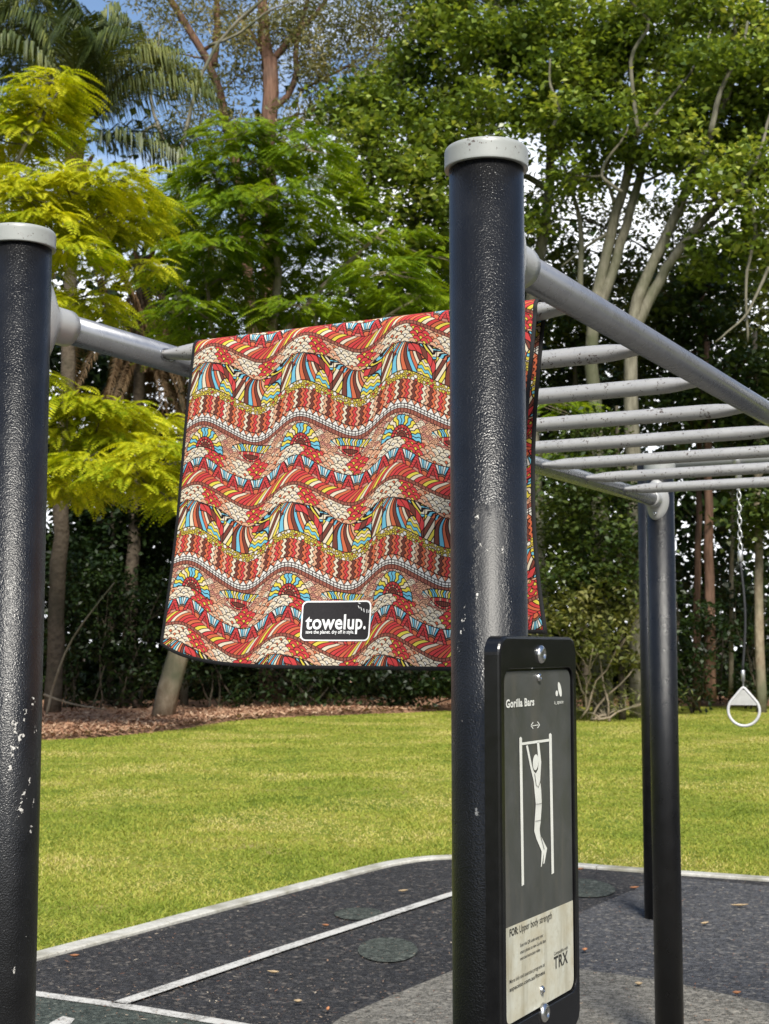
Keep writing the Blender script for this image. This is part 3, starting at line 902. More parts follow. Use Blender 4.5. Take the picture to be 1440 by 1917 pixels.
make_tree('broad_leaved_tree', 'twin stemmed broad leaved tree rising behind the right rail', 'tree', 'broad leaved trees on the right', F2, c2, M['fig'], M['bark_grey'], .19, .135, 34, .27)

Yf3 = 34.0
F3 = [spath([(1200, 1334), (1185, 900), (1175, 620), (1215, 500), (1262, 400), (1285, 350), (1330, 250), (1380, 120)], Yf3, .26, .07, 22),
      spath([(1185, 620), (1240, 510), (1300, 430), (1340, 385), (1400, 340), (1480, 300)], Yf3, .16, .04, 18),
      spath([(1265, 380), (1330, 376), (1390, 370), (1440, 330)], Yf3, .05, .02), spath([(1330, 250), (1380, 80), (1370, 0)], Yf3, .06, .03), spath([(1290, 440), (1360, 410), (1430, 300), (1470, 180)], Yf3, .06, .02)]
F3 += [spath([(1330, 250), (1350, 160), (1392, 95), (1400, 40)], Yf3 - 1.6, .07, .03), spath([(1380, 360), (1420, 300), (1445, 200)], Yf3 - 1.6, .055, .03), spath([(1400, 360), (1420, 420), (1395, 520), (1400, 640)], Yf3 - 1.6, .05, .03), spath([(1440, 500), (1400, 590), (1340, 640)], Yf3 - 1.8, .045, .02)]
c3 = []
for px, py, r, k in [(1340, 190, 80, 30), (1400, 130, 80, 30), (1410, 240, 80, 30), (1330, 290, 80, 26), (1360, 40, 80, 28), (1450, 60, 80, 26), (1400, 320, 80, 26), (1460, 190, 70, 22), (1340, 360, 70, 14), (1440, 400, 70, 18), (1400, -40, 90, 26),
                     (1330, 110, 60, 20), (1500, 320, 90, 22), (1380, 450, 70, 16), (1320, 480, 60, 14), (1270, 290, 50, 12), (1450, 500, 70, 16), (1520, 100, 100, 26)]:
    c3.append(pxc(px, py, Yf3 + random.uniform(-1.5, 1), r * .90, r * .58, 1.4, int(k * 1.18)))
make_tree('broad_leaved_tree', 'broad leaved tree with slanting grey limbs at the right edge', 'tree', 'broad leaved trees on the right', F3, c3, M['fig'], M['bark_grey'], .19, .135, 34, .27)

# ---- darker trees of the woods behind, each with its own stem
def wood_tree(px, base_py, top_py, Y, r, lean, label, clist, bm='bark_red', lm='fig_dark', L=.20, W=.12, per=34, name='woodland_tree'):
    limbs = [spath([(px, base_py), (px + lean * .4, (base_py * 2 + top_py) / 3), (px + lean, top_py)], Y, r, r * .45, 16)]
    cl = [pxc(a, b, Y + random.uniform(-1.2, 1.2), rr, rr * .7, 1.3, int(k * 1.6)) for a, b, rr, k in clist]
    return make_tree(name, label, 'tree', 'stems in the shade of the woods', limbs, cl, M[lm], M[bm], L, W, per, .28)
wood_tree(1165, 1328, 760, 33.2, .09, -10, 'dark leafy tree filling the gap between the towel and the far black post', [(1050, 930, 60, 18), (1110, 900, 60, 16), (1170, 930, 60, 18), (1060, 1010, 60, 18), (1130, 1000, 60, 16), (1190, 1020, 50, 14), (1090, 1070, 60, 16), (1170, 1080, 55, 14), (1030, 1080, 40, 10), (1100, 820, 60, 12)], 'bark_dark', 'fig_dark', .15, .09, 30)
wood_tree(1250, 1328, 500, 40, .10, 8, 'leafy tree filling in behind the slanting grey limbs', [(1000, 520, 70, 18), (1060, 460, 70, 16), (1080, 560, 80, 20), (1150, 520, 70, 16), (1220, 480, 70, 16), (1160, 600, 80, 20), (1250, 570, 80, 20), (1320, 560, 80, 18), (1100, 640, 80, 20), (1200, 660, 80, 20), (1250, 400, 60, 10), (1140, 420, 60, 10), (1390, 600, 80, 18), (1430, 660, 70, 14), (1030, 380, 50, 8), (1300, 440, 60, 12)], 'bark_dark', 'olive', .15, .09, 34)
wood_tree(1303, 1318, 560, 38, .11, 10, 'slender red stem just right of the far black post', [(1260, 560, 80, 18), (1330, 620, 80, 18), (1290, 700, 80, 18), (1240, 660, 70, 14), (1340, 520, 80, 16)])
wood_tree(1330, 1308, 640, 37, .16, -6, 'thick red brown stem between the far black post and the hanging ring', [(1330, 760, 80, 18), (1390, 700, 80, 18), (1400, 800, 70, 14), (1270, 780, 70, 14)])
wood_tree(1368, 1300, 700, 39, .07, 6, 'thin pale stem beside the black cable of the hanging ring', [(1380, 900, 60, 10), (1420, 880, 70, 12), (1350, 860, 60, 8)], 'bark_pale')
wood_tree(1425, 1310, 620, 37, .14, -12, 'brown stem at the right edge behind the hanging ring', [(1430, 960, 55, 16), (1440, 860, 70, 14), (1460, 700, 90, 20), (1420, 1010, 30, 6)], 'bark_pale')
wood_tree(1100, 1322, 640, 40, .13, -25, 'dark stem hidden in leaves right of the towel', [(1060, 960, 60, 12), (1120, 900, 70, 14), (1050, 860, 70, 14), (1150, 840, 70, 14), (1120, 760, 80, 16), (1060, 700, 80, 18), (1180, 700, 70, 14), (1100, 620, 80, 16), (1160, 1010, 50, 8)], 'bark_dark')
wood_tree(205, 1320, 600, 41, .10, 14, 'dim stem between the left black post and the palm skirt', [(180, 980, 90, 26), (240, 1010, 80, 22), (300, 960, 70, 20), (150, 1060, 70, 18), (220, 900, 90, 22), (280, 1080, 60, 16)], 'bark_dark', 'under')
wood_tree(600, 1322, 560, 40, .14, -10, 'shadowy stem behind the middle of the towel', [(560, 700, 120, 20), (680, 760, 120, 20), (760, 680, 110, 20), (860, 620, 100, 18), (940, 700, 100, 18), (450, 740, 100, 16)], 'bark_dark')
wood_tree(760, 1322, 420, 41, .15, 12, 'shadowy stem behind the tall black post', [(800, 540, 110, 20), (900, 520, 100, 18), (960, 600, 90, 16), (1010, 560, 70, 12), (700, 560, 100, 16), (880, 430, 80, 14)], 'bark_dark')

# ---- bushes along the edge of the woods
def bush(label, px, py, Y, spread, lm, L=.17, W=.075, per=30, group='bushes along the edge of the woods', stems=7):
    base = gnd(px, 1322); base = at(px, proj((0, Y, 0.03))[1], Y)
    root = empty('bush', base, label, 'bush', group)
    cl = [pxc(a, b, Y + random.uniform(-.8, .8), rr, rr * .75, .9, k) for a, b, rr, k in spread]
    pts, tw = clump_points(cl, per, .2)
    paths = []
    for k in range(stems):
        c = cl[k % len(cl)][0] + rng.normal(0, .25, 3)
        paths.append((wiggle(base + np.array([random.uniform(-.5, .5), random.uniform(-.3, .3), 0]), c, 8, .12), np.linspace(.03, .008, 8)))
        for q in range(3):
            w = tw[k % len(cl)][q]
            paths.append((wiggle(paths[-1 - q][0][5], w, 5, .1), np.linspace(.012, .004, 5)))
    trunk_mesh(paths).build('stem', M['bark_pale'] if lm == 'olive' else M['bark_dark'], root, True)
    pts = pts[pts[:, 2] > .05]
    Vv, Ff = leaf_mesh(pts, L, W, .5)
    part('foliage', Vv, Ff, M[lm], root)
    return root
bush('tall olive bush between the towel and the far black post', 1110, 1330, 32.6, [(1060, 1140, 60, 18), (1120, 1120, 60, 18), (1170, 1150, 50, 14), (1050, 1210, 60, 14), (1120, 1200, 60, 14), (1180, 1230, 45, 10), (1090, 1270, 60, 10), (1020, 1160, 40, 10), (1030, 1260, 40, 6)], 'olive')
bush('low grassy scrub at the foot of the far black post', 1150, 1330, 32.4, [(1080, 1312, 60, 8), (1150, 1312, 50, 8), (1220, 1310, 50, 6)], 'olive', .16, .03)
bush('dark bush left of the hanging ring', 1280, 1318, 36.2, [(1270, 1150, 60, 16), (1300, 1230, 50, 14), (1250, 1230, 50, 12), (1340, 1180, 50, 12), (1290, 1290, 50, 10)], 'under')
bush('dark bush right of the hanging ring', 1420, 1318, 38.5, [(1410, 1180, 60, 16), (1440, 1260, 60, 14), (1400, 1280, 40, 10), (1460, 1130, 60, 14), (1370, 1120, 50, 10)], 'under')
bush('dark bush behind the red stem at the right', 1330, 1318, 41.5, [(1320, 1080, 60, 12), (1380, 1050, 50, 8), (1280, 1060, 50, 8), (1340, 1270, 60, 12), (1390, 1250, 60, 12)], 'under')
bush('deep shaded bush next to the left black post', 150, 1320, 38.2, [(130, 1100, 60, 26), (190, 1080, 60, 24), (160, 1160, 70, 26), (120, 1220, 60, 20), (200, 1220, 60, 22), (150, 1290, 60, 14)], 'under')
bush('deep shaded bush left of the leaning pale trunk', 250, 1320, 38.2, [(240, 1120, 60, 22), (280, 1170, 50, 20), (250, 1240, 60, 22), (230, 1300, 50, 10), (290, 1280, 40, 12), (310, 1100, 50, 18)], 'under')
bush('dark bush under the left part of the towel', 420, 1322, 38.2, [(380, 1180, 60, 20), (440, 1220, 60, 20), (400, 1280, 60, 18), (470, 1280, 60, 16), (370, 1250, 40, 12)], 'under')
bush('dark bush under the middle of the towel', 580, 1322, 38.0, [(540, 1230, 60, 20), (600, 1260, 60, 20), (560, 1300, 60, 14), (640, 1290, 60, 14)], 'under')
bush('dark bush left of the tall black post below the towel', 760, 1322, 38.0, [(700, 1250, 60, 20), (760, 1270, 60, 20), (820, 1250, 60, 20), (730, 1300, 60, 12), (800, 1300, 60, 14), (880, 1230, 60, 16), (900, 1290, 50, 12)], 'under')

# far-off woods that read as one mass
def woods_points(n, x0, x1, y0, y1, top):
    x = rng.uniform(x0, x1, n); y = rng.uniform(y0, y1, n)
    z = top * rng.random(n) ** 1.5
    u = x * .55 + y * .35
    cl_ = np.sin(u * 2.3 + 1.8 * np.sin(z * .9 + u)) + .8 * np.sin(z * 1.7 + u * 1.1 + 2)
    keep_ = rng.random(n) < np.clip(.75 + .45 * cl_ - .35 * (z / top), .05, 1)
    return np.stack([x, y, z], 1)[keep_]
wp = np.vstack([woods_points(80000, -17, 17, 45, 52, 15.0), woods_points(14000, -17, 17, 45, 52, 20.0), woods_points(9000, -14, -3, 44, 47, 13.0),
                woods_points(9000, -40, -17, 18, 50, 15.0), woods_points(9000, 17, 40, 18, 50, 15.0),
                woods_points(17000, -42, -30, -25, 18, 18.0), woods_points(17000, 30, 42, -25, 18, 18.0)])
big = (np.abs(wp[:, 0]) > 17)  # side woods stay unseen; added to give the black posts dark reflections
Va, Fa = leaf_mesh(wp[~big], .40, .27, .3); Vb, Fb = leaf_mesh(wp[big], 1.0, .8, .3)
Vv, Ff = np.vstack([Va, Vb]), np.vstack([Fa, Fb + len(Va)])
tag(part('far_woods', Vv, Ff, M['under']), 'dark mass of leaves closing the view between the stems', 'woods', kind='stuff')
# dry fallen sticks at the foot of the woods
for lab, pts_ in (('long bare stick leaning up beside the left black post', [(85, 1312), (110, 1240), (150, 1170), (215, 1090)]),
                  ('dry fallen branch lying at the edge of the mulch on the left', [(82, 1300), (110, 1312), (150, 1322), (200, 1328)]),
                  ('grey fallen branch in front of the olive bush', [(1075, 1200), (1120, 1225), (1180, 1222), (1215, 1230)])):
    P, R = spath(pts_, 33.5, .035, .015, 10)
    o = MB().add(*tube(P, R, 6)).build('fallen_branch', M['bark_pale'], None, True, org=P[0]); tag(o, lab, 'branch', 'fallen branches at the foot of the woods')

# ------------------------------------------------------------------ the monkey bars
bars = empty('monkey_bars', PC, 'black posted monkey bars with silver grey rails and rungs overhead', 'monkey bars')
CAPR = .064
def post(base, mat, nm='post'):
    mb = MB(); mb.add(*lathe([(PR, -.02), (PR, POST_TOP - .03)], base, 64))
    o = mb.build(nm, mat, bars, True, org=base)
    z = POST_TOP
    prof = [(PR + .0008, z - .033), (CAPR - .0015, z - .0335), (CAPR - .0003, z - .033), (CAPR, z - .0318), (CAPR, z - .029), (CAPR, z - .0095), (CAPR, z - .0065), (CAPR - .001, z - .003), (CAPR - .0028, z - .0009), (CAPR - .0055, z), (CAPR - .009, z + .0002), (.02, z + .0015), (.001, z + .0016)]
    c = MB().add(*lathe(prof, base, 64)).build('cap', M['cap'], o, True, org=base)
    return o
posts = [post(PC, M['post_near']), post(PL, M['post_left']), post(PFL, M['post_far']), post(PFR, M['post_far'])]

RR = .0285
def rail(a, b):
    d = (b - a) / np.linalg.norm(b - a)
    P = np.array([a + d * (PR + .03) + UP * RAIL_Z, (a + b) / 2 + UP * RAIL_Z, b - d * (PR + .03) + UP * RAIL_Z])
    return MB().add(*tube(P, RR, 32)).build('rail', M['rail'], bars, True, org=a + UP * RAIL_Z)
rail_r = rail(PC, PFR); rail_l = rail(PL, PFL)

def bolt(name, c, axis, r, parent, h=.006):
    axis = np.array(axis, float)
    prof = [(r * 1.0, -.002), (r * 1.0, h * .25), (r * .9, h * .6), (r * .62, h * .92), (r * .45, h), (r * .45, h * .55), (.0004, h * .55)]
    o = MB().add(*lathe(prof, c, 20, axis)).build(name, M['steel'], parent, True, org=c)
    return o

def flange(base, d):
    """cast saddle wrapping the post and narrowing into the rail"""
    d = d / np.linalg.norm(d); s = np.cross(UP, d)
    seg = 40; V = []; F = []
    hy, hs = .084, .048
    rings = [(1.0, 0.0), (.99, .007), (.93, .013), (.82, .0185), (.68, .022), (.56, .026), (.48, .034), (.455, .046), (.45, .056)]
    th = np.linspace(0, 2 * PI, seg, endpoint=False)
    circ = .035
    for k, (f, off) in enumerate(rings):
        w = min(1, k / (len(rings) - 3)); w = w * w * (3 - 2 * w)
        a = (hs * f) * (1 - w) + circ * w; b = (hy * f) * (1 - w) + circ * w
        ss = a * np.cos(th); zz = b * np.sin(th)
        surf = np.sqrt(np.maximum(PR ** 2 - np.minimum(np.abs(ss), PR * .98) ** 2, 0))
        q = (surf + .0005) * (1 - w) + PR * w + off
        V.append(base + UP * RAIL_Z + np.outer(ss, s) + np.outer(zz, UP) + np.outer(q, d))
    V.append(base + UP * RAIL_Z + np.outer(circ * np.cos(th), s) + np.outer(circ * np.sin(th), UP) + d * (PR + .074))
    V.append(base + UP * RAIL_Z + np.outer((RR + .0003) * np.cos(th), s) + np.outer((RR + .0003) * np.sin(th), UP) + d * (PR + .0755))
    m = len(V)
    for i in range(m - 1):
        for k in range(seg):
            k2 = (k + 1) % seg; F.append([i * seg + k, i * seg + k2, (i + 1) * seg + k2, (i + 1) * seg + k])
    o = part('flange', np.vstack(V), F, M['flange'], bars, True, org=base + UP * RAIL_Z)
    for sg in (-1, 1):
        ax = d * .95 + UP * sg * .28
        bolt('bolt', base + UP * (RAIL_Z + sg * .058) + d * (PR + .0135), ax, .0085, o, .007)
    return o
for a, b in ((PC, PFR), (PL, PFL), (PFL, PL), (PFR, PC)): flange(a, b - a)

RG = .0192
def rung(k):
    c = PC + D3 * (T0 + STEP * k) + UP * (RAIL_Z - .003)
    a = RR * .82
    s = np.array([a, a + .012, .05, .075, .10, .14, WID / 2, WID - .14, WID - .10, WID - .075, WID - .05, WID - a - .012, WID - a])
    P = c + np.outer(s, N3)
    f = np.array([.50, .50, .62, .82, .95, 1, 1, 1, .95, .82, .62, .50, .50])
    # frames(): A is horizontal across the rung, B vertical
    g = np.array([1.15, 1.15, 1.1, 1.05, 1.0, 1, 1, 1, 1.0, 1.05, 1.1, 1.15, 1.15])
    mb = MB(); mb.add(*tube(P, RG * g, 24, True, RG * f))
    o = mb.build('rung', M['rung'], bars, True, org=c)
    for q, sg in ((a + .001, 1), (WID - a - .001, -1)):
        th = np.linspace(0, 2 * PI, 22, endpoint=False)
        W_ = c + N3 * q + np.outer(np.cos(th) * RG * 1.2, D3) + np.outer(np.sin(th) * RG * .58, UP)
        W_ += N3 * sg * (.002 + .0012 * np.sin(th * 9))[:, None]
        MB().add(*tube(W_, .0030, 6, closed=True)).build('weld', M['rail'], o, True, org=c)
    return o
for k in range(8): rung(k)

# ------------------------------------------------------------------ the instruction sign on the near post
SQ = PR + .024                         # front plane distance from the post axis, along E3
SC = PC + E3 * SQ
S_HW, S_Z0, S_Z1 = .147, 1.036, 1.617
S_ZC, S_HH = (S_Z0 + S_Z1) / 2, (S_Z1 - S_Z0) / 2
def sp(s, z, q=0.0): return SC + D3 * s + UP * z + E3 * q      # sign coordinates -> place
def sign_px(px, py, q=-.0035):
    """photo point -> (s, z) on the sign face"""
    d = ray(px, py); p0 = SC + E3 * q
    t = np.dot(p0 - CAM, E3) / np.dot(d, E3)
    h = CAM + d * t - p0
    return float(np.dot(h, D3)), float(h[2])
sign = empty('instruction_sign', sp(0, S_Z0, -.024), 'tall black framed exercise sign bolted to the near post', 'sign')
P_HW, P_ZC, P_HH = .1285, 1.330, .2375
REC = .004
mb = MB(); loops = []
def rloop(hw, hh, r, zc, q, n=10): return np.array([sp(a, zc + b, q) for a, b in rrect(hw, hh, r, n)])
LP = [rloop(S_HW, S_HH, .026, S_ZC, -.0235), rloop(S_HW, S_HH, .026, S_ZC, -.004), rloop(S_HW - .0012, S_HH - .0012, .025, S_ZC, -.0014), rloop(S_HW - .004, S_HH - .004, .023, S_ZC, 0),
      rloop(P_HW + .0045, P_HH + .0045, .020, P_ZC, 0), rloop(P_HW + .0035, P_HH + .0035, .019, P_ZC, -.001), rloop(P_HW + .0035, P_HH + .0035, .019, P_ZC, -REC - .003)]
m = len(LP[0]); V = np.vstack(LP); F = []
for i_ in range(len(LP) - 1):
    for k in range(m):
        k2 = (k + 1) % m; F.append([i_ * m + k, i_ * m + k2, (i_ + 1) * m + k2, (i_ + 1) * m + k])
F.append(list(range(m))[::-1]); F.append([(len(LP) - 1) * m + k for k in range(m)])
hs = part('housing', V, F, M['housing'], sign, False, org=sp(0, S_ZC))

def mat_plate(name, c, c2, dirt):
    t = NT(name); p = t.pos()
    n = t.noise(p, 18, 6, .65); n2 = t.noise(p, 90, 4, .7); st = t.noise(t.mapping(p, (1, 1, .12)), 26, 4, .6)
    col = t.mix(t.maprange(n, .35, .65), c, c2)
    col = t.mix(t.math('MULTIPLY', t.maprange(st, .52, .68), .5), col, dirt)
    col = t.mix(t.math('MULTIPLY', t.maprange(n2, .55, .75), .4), col, dirt)
    return t.fin(col, t.maprange(n, .3, .7, .32, .5), normal=t.bump(n2, .08, .001), spec=.45)
M['plate'] = mat_plate('faded charcoal plate', (.048, .050, .047, 1), (.066, .068, .064, 1), (.10, .09, .075, 1))
M['plate_white'] = mat_plate('weathered white print', (.54, .54, .46, 1), (.44, .40, .29, 1), (.20, .17, .10, 1))
M['ink_white'] = mat_simple('white print', (.66, .66, .60, 1), .45, 0, .4, .08)
M['ink_black'] = mat_simple('black print', (.035, .035, .033, 1), .45, 0, .4, .1)

Zw = 1.221
def clip_rr(hw, hh, r, zc, zlo=None, zhi=None):
    pts = [(a, zc + b) for a, b in rrect(hw, hh, r, 8)]
    out = []
    N_ = len(pts)
    for i_ in range(N_):
        p0, p1 = pts[i_], pts[(i_ + 1) % N_]
        ins = lambda p: (zlo is None or p[1] >= zlo) and (zhi is None or p[1] <= zhi)
        lim = zlo if zlo is not None else zhi
        if ins(p0): out.append(p0)
        if ins(p0) != ins(p1):
            t_ = (lim - p0[1]) / (p1[1] - p0[1]); out.append((p0[0] + (p1[0] - p0[0]) * t_, lim))
    return out
def plate(name, pts, q0, q1, mat, parent):
    n_ = len(pts)
    V = [sp(a, b, q0) for a, b in pts] + [sp(a, b, q1) for a, b in pts]
    F = [list(range(n_))[::-1], [n_ + k for k in range(n_)]] + [[k, (k + 1) % n_, n_ + (k + 1) % n_, n_ + k] for k in range(n_)]
    return part(name, V, F, mat, parent, org=sp(0, P_ZC))
pl_o = plate('plate', clip_rr(P_HW, P_HH, .0165, P_ZC, zlo=-9), -REC - .0025, -REC, M['plate'], sign)
pq = -REC
plate('white_field', clip_rr(P_HW - .0002, P_HH - .0002, .0163, P_ZC, zhi=Zw), pq - .001, pq + .0003, M['plate_white'], pl_o)

for nm, px, py, r in (('bolt', 1003, 1225, .0135), ('bolt', 1016, 1899, .0135)):
    s_, z_ = sign_px(px, py, 0.002)
    bolt(nm, sp(0, z_, 0), E3, r, sign, .0065)
for px, py in ((1005, 1268), (1014, 1853)):
    s_, z_ = sign_px(px, py)
    bolt('screw', sp(0, z_, pq), E3, .0062, sign, .005)

def text_mesh(body, size=1.0, bold=0.0):
    cu = bpy.data.curves.new('t', 'FONT'); cu.body = body; cu.size = size; cu.offset = bold; cu.resolution_u = 3
    cu.space_character = 1.0 + bold * 2
    ob = bpy.data.objects.new('t', cu); COL.objects.link(ob)
    dg = bpy.context.evaluated_depsgraph_get(); dg.update()
    me = bpy.data.meshes.new_from_object(ob.evaluated_get(dg))
    V = np.array([v.co[:] for v in me.vertices]); F = [list(p.vertices) for p in me.polygons]
    bpy.data.objects.remove(ob); bpy.data.curves.remove(cu); bpy.data.meshes.remove(me)
    return V, F

def sign_text(body, x0px, x1px, ypx_base, cap_px, mat, bold=0.0, name='lettering'):
    """fit a line between photo columns x0..x1 with baseline (at x0) y and capital height, on the plate"""
    sA, zA = sign_px(x0px[0], x0px[1]); sB, _ = sign_px(x1px[0], x1px[1])
    z1 = sign_px(x0px[0], x0px[1] - cap_px)[1]
    V, F = text_mesh(body, 1.0, bold)
    w = V[:, 0].max() - V[:, 0].min(); x_ = (V[:, 0] - V[:, 0].min()) / w * (sB - sA) + sA
    z_ = zA + V[:, 1] / .70 * (z1 - zA)
    return part(name, [sp(a, b, pq + .0008) for a, b in zip(x_, z_)], F, mat, pl_o, org=sp(0, P_ZC))
def poly_print(pxs, mat, name='pictogram', dq=.0008):
    V = [sp(*sign_px(a, b), pq + dq) for a, b in pxs]
    return V
sign_text('Gorilla Bars', (947, 1325), (1000, 1321), None, 15, M['ink_white'], .032)
sign_text('a_space', (1037.5, 1318), (1054.5, 1316), None, 7, M['ink_white'], .01)
for st in (('FOR: Upper body strength', (954, 1754), (1033, 1722), 14, .004), ):
    sign_text(st[0], st[1], st[2], None, st[3], M['ink_black'], st[4])
sign_text('FOR:', (954, 1754), (970, 1748), None, 14, M['ink_black'], .02)
for b_, x0, x1 in (('Scan the QR code using your', (974, 1773), (1017, 1757)), ('smart phone to view Gorilla Bars', (974, 1786), (1022, 1769)), ('exercise instruction video.', (974, 1798), (1012, 1784))):
    sign_text(b_, x0, x1, None, 6.5, M['ink_black'], .004)
sign_text('Compatible with', (1037, 1789), (1063, 1779), None, 6.5, M['ink_black'], .002)
sign_text('TRX', (1037, 1815), (1063, 1803), None, 23, M['ink_black'], .02)
sign_text('More info and exercise programs at', (954, 1842), (1020, 1815), None, 7.5, M['ink_black'], .002)
sign_text('aspaceto.com.au/fitness', (954, 1857), (1020, 1829), None, 8, M['ink_black'], .012)

# pictogram: a frame, a swinging arrow and a hanging figure
SK = 1.0
def picto(polys, name, mat, dq=.0008):
    for pl_ in polys:
        part(name, [sp(*sign_px(a, b), pq + dq) for a, b in pl_], [list(range(len(pl_)))], mat, pl_o, org=sp(0, P_ZC))
def thick(p0, p1, w):
    p0, p1 = np.array(p0, float), np.array(p1, float); d = p1 - p0; d /= np.linalg.norm(d); n_ = np.array([-d[1], d[0]]) * w / 2
    return [p0 - n_, p1 - n_, p1 + n_, p0 + n_]
picto([[(972, 1382), (974.5, 1379), (977, 1382), (981, 1656), (976.5, 1659)], [(1027.5, 1375), (1030, 1372), (1032.5, 1375), (1037, 1634), (1032.5, 1637)], [(977, 1390), (1028, 1383), (1028, 1388), (977, 1395)]], 'pictogram', M['ink_white'])
picto([thick((996, 1359), (1008, 1357), 1.4), thick((994, 1358), (998, 1352), 1.4), thick((994, 1359), (998, 1364), 1.4), thick((1010, 1357), (1006, 1351), 1.4), thick((1010, 1357), (1006, 1363), 1.4)], 'pictogram', M['ink_white'])
ell = lambda cx, cy, a, b, rot=0: [(cx + a * math.cos(u) * math.cos(rot) - b * math.sin(u) * math.sin(rot), cy + a * math.cos(u) * math.sin(rot) + b * math.sin(u) * math.cos(rot)) for u in np.linspace(0, 2 * PI, 18, endpoint=False)]
picto([ell(1002, 1427, 5.2, 15, .06)], 'pictogram', M['ink_white'], .0012)
picto([[(984.5, 1396), (988, 1395), (996, 1434), (999, 1444), (1003, 1448), (1007, 1440), (1008, 1428), (1005, 1390), (1009, 1388), (1013, 1426), (1012, 1446), (1011, 1462), (1013, 1480), (1014, 1506), (1012, 1538), (1010, 1552), (1011, 1562), (1022, 1584), (1024, 1588), (1019, 1616), (1017, 1618), (1018, 1596), (1014, 1622), (1012.5, 1623), (1014, 1594), (1004, 1570), (1000, 1556), (1001, 1535), (1003, 1506), (1000.5, 1480), (999, 1462), (993, 1438)]], 'pictogram', M['ink_white'])
picto([thick((1003, 1505.5), (1014, 1504), .8), thick((1001, 1537.5), (1012, 1535), .8), thick((1000, 1448), (1003, 1470), .7), thick((1003, 1470), (1007, 1474), .7), thick((1007, 1474), (1010.5, 1462), .7), thick((1011, 1564), (1018, 1590), .7)], 'pictogram', M['ink_black'], .0016)
picto([ell(1042.2, 1298, 2.3, 5.5, 0), ell(1047.8, 1290.5, 3.0, 14, -.16)], 'pictogram', M['ink_white'])

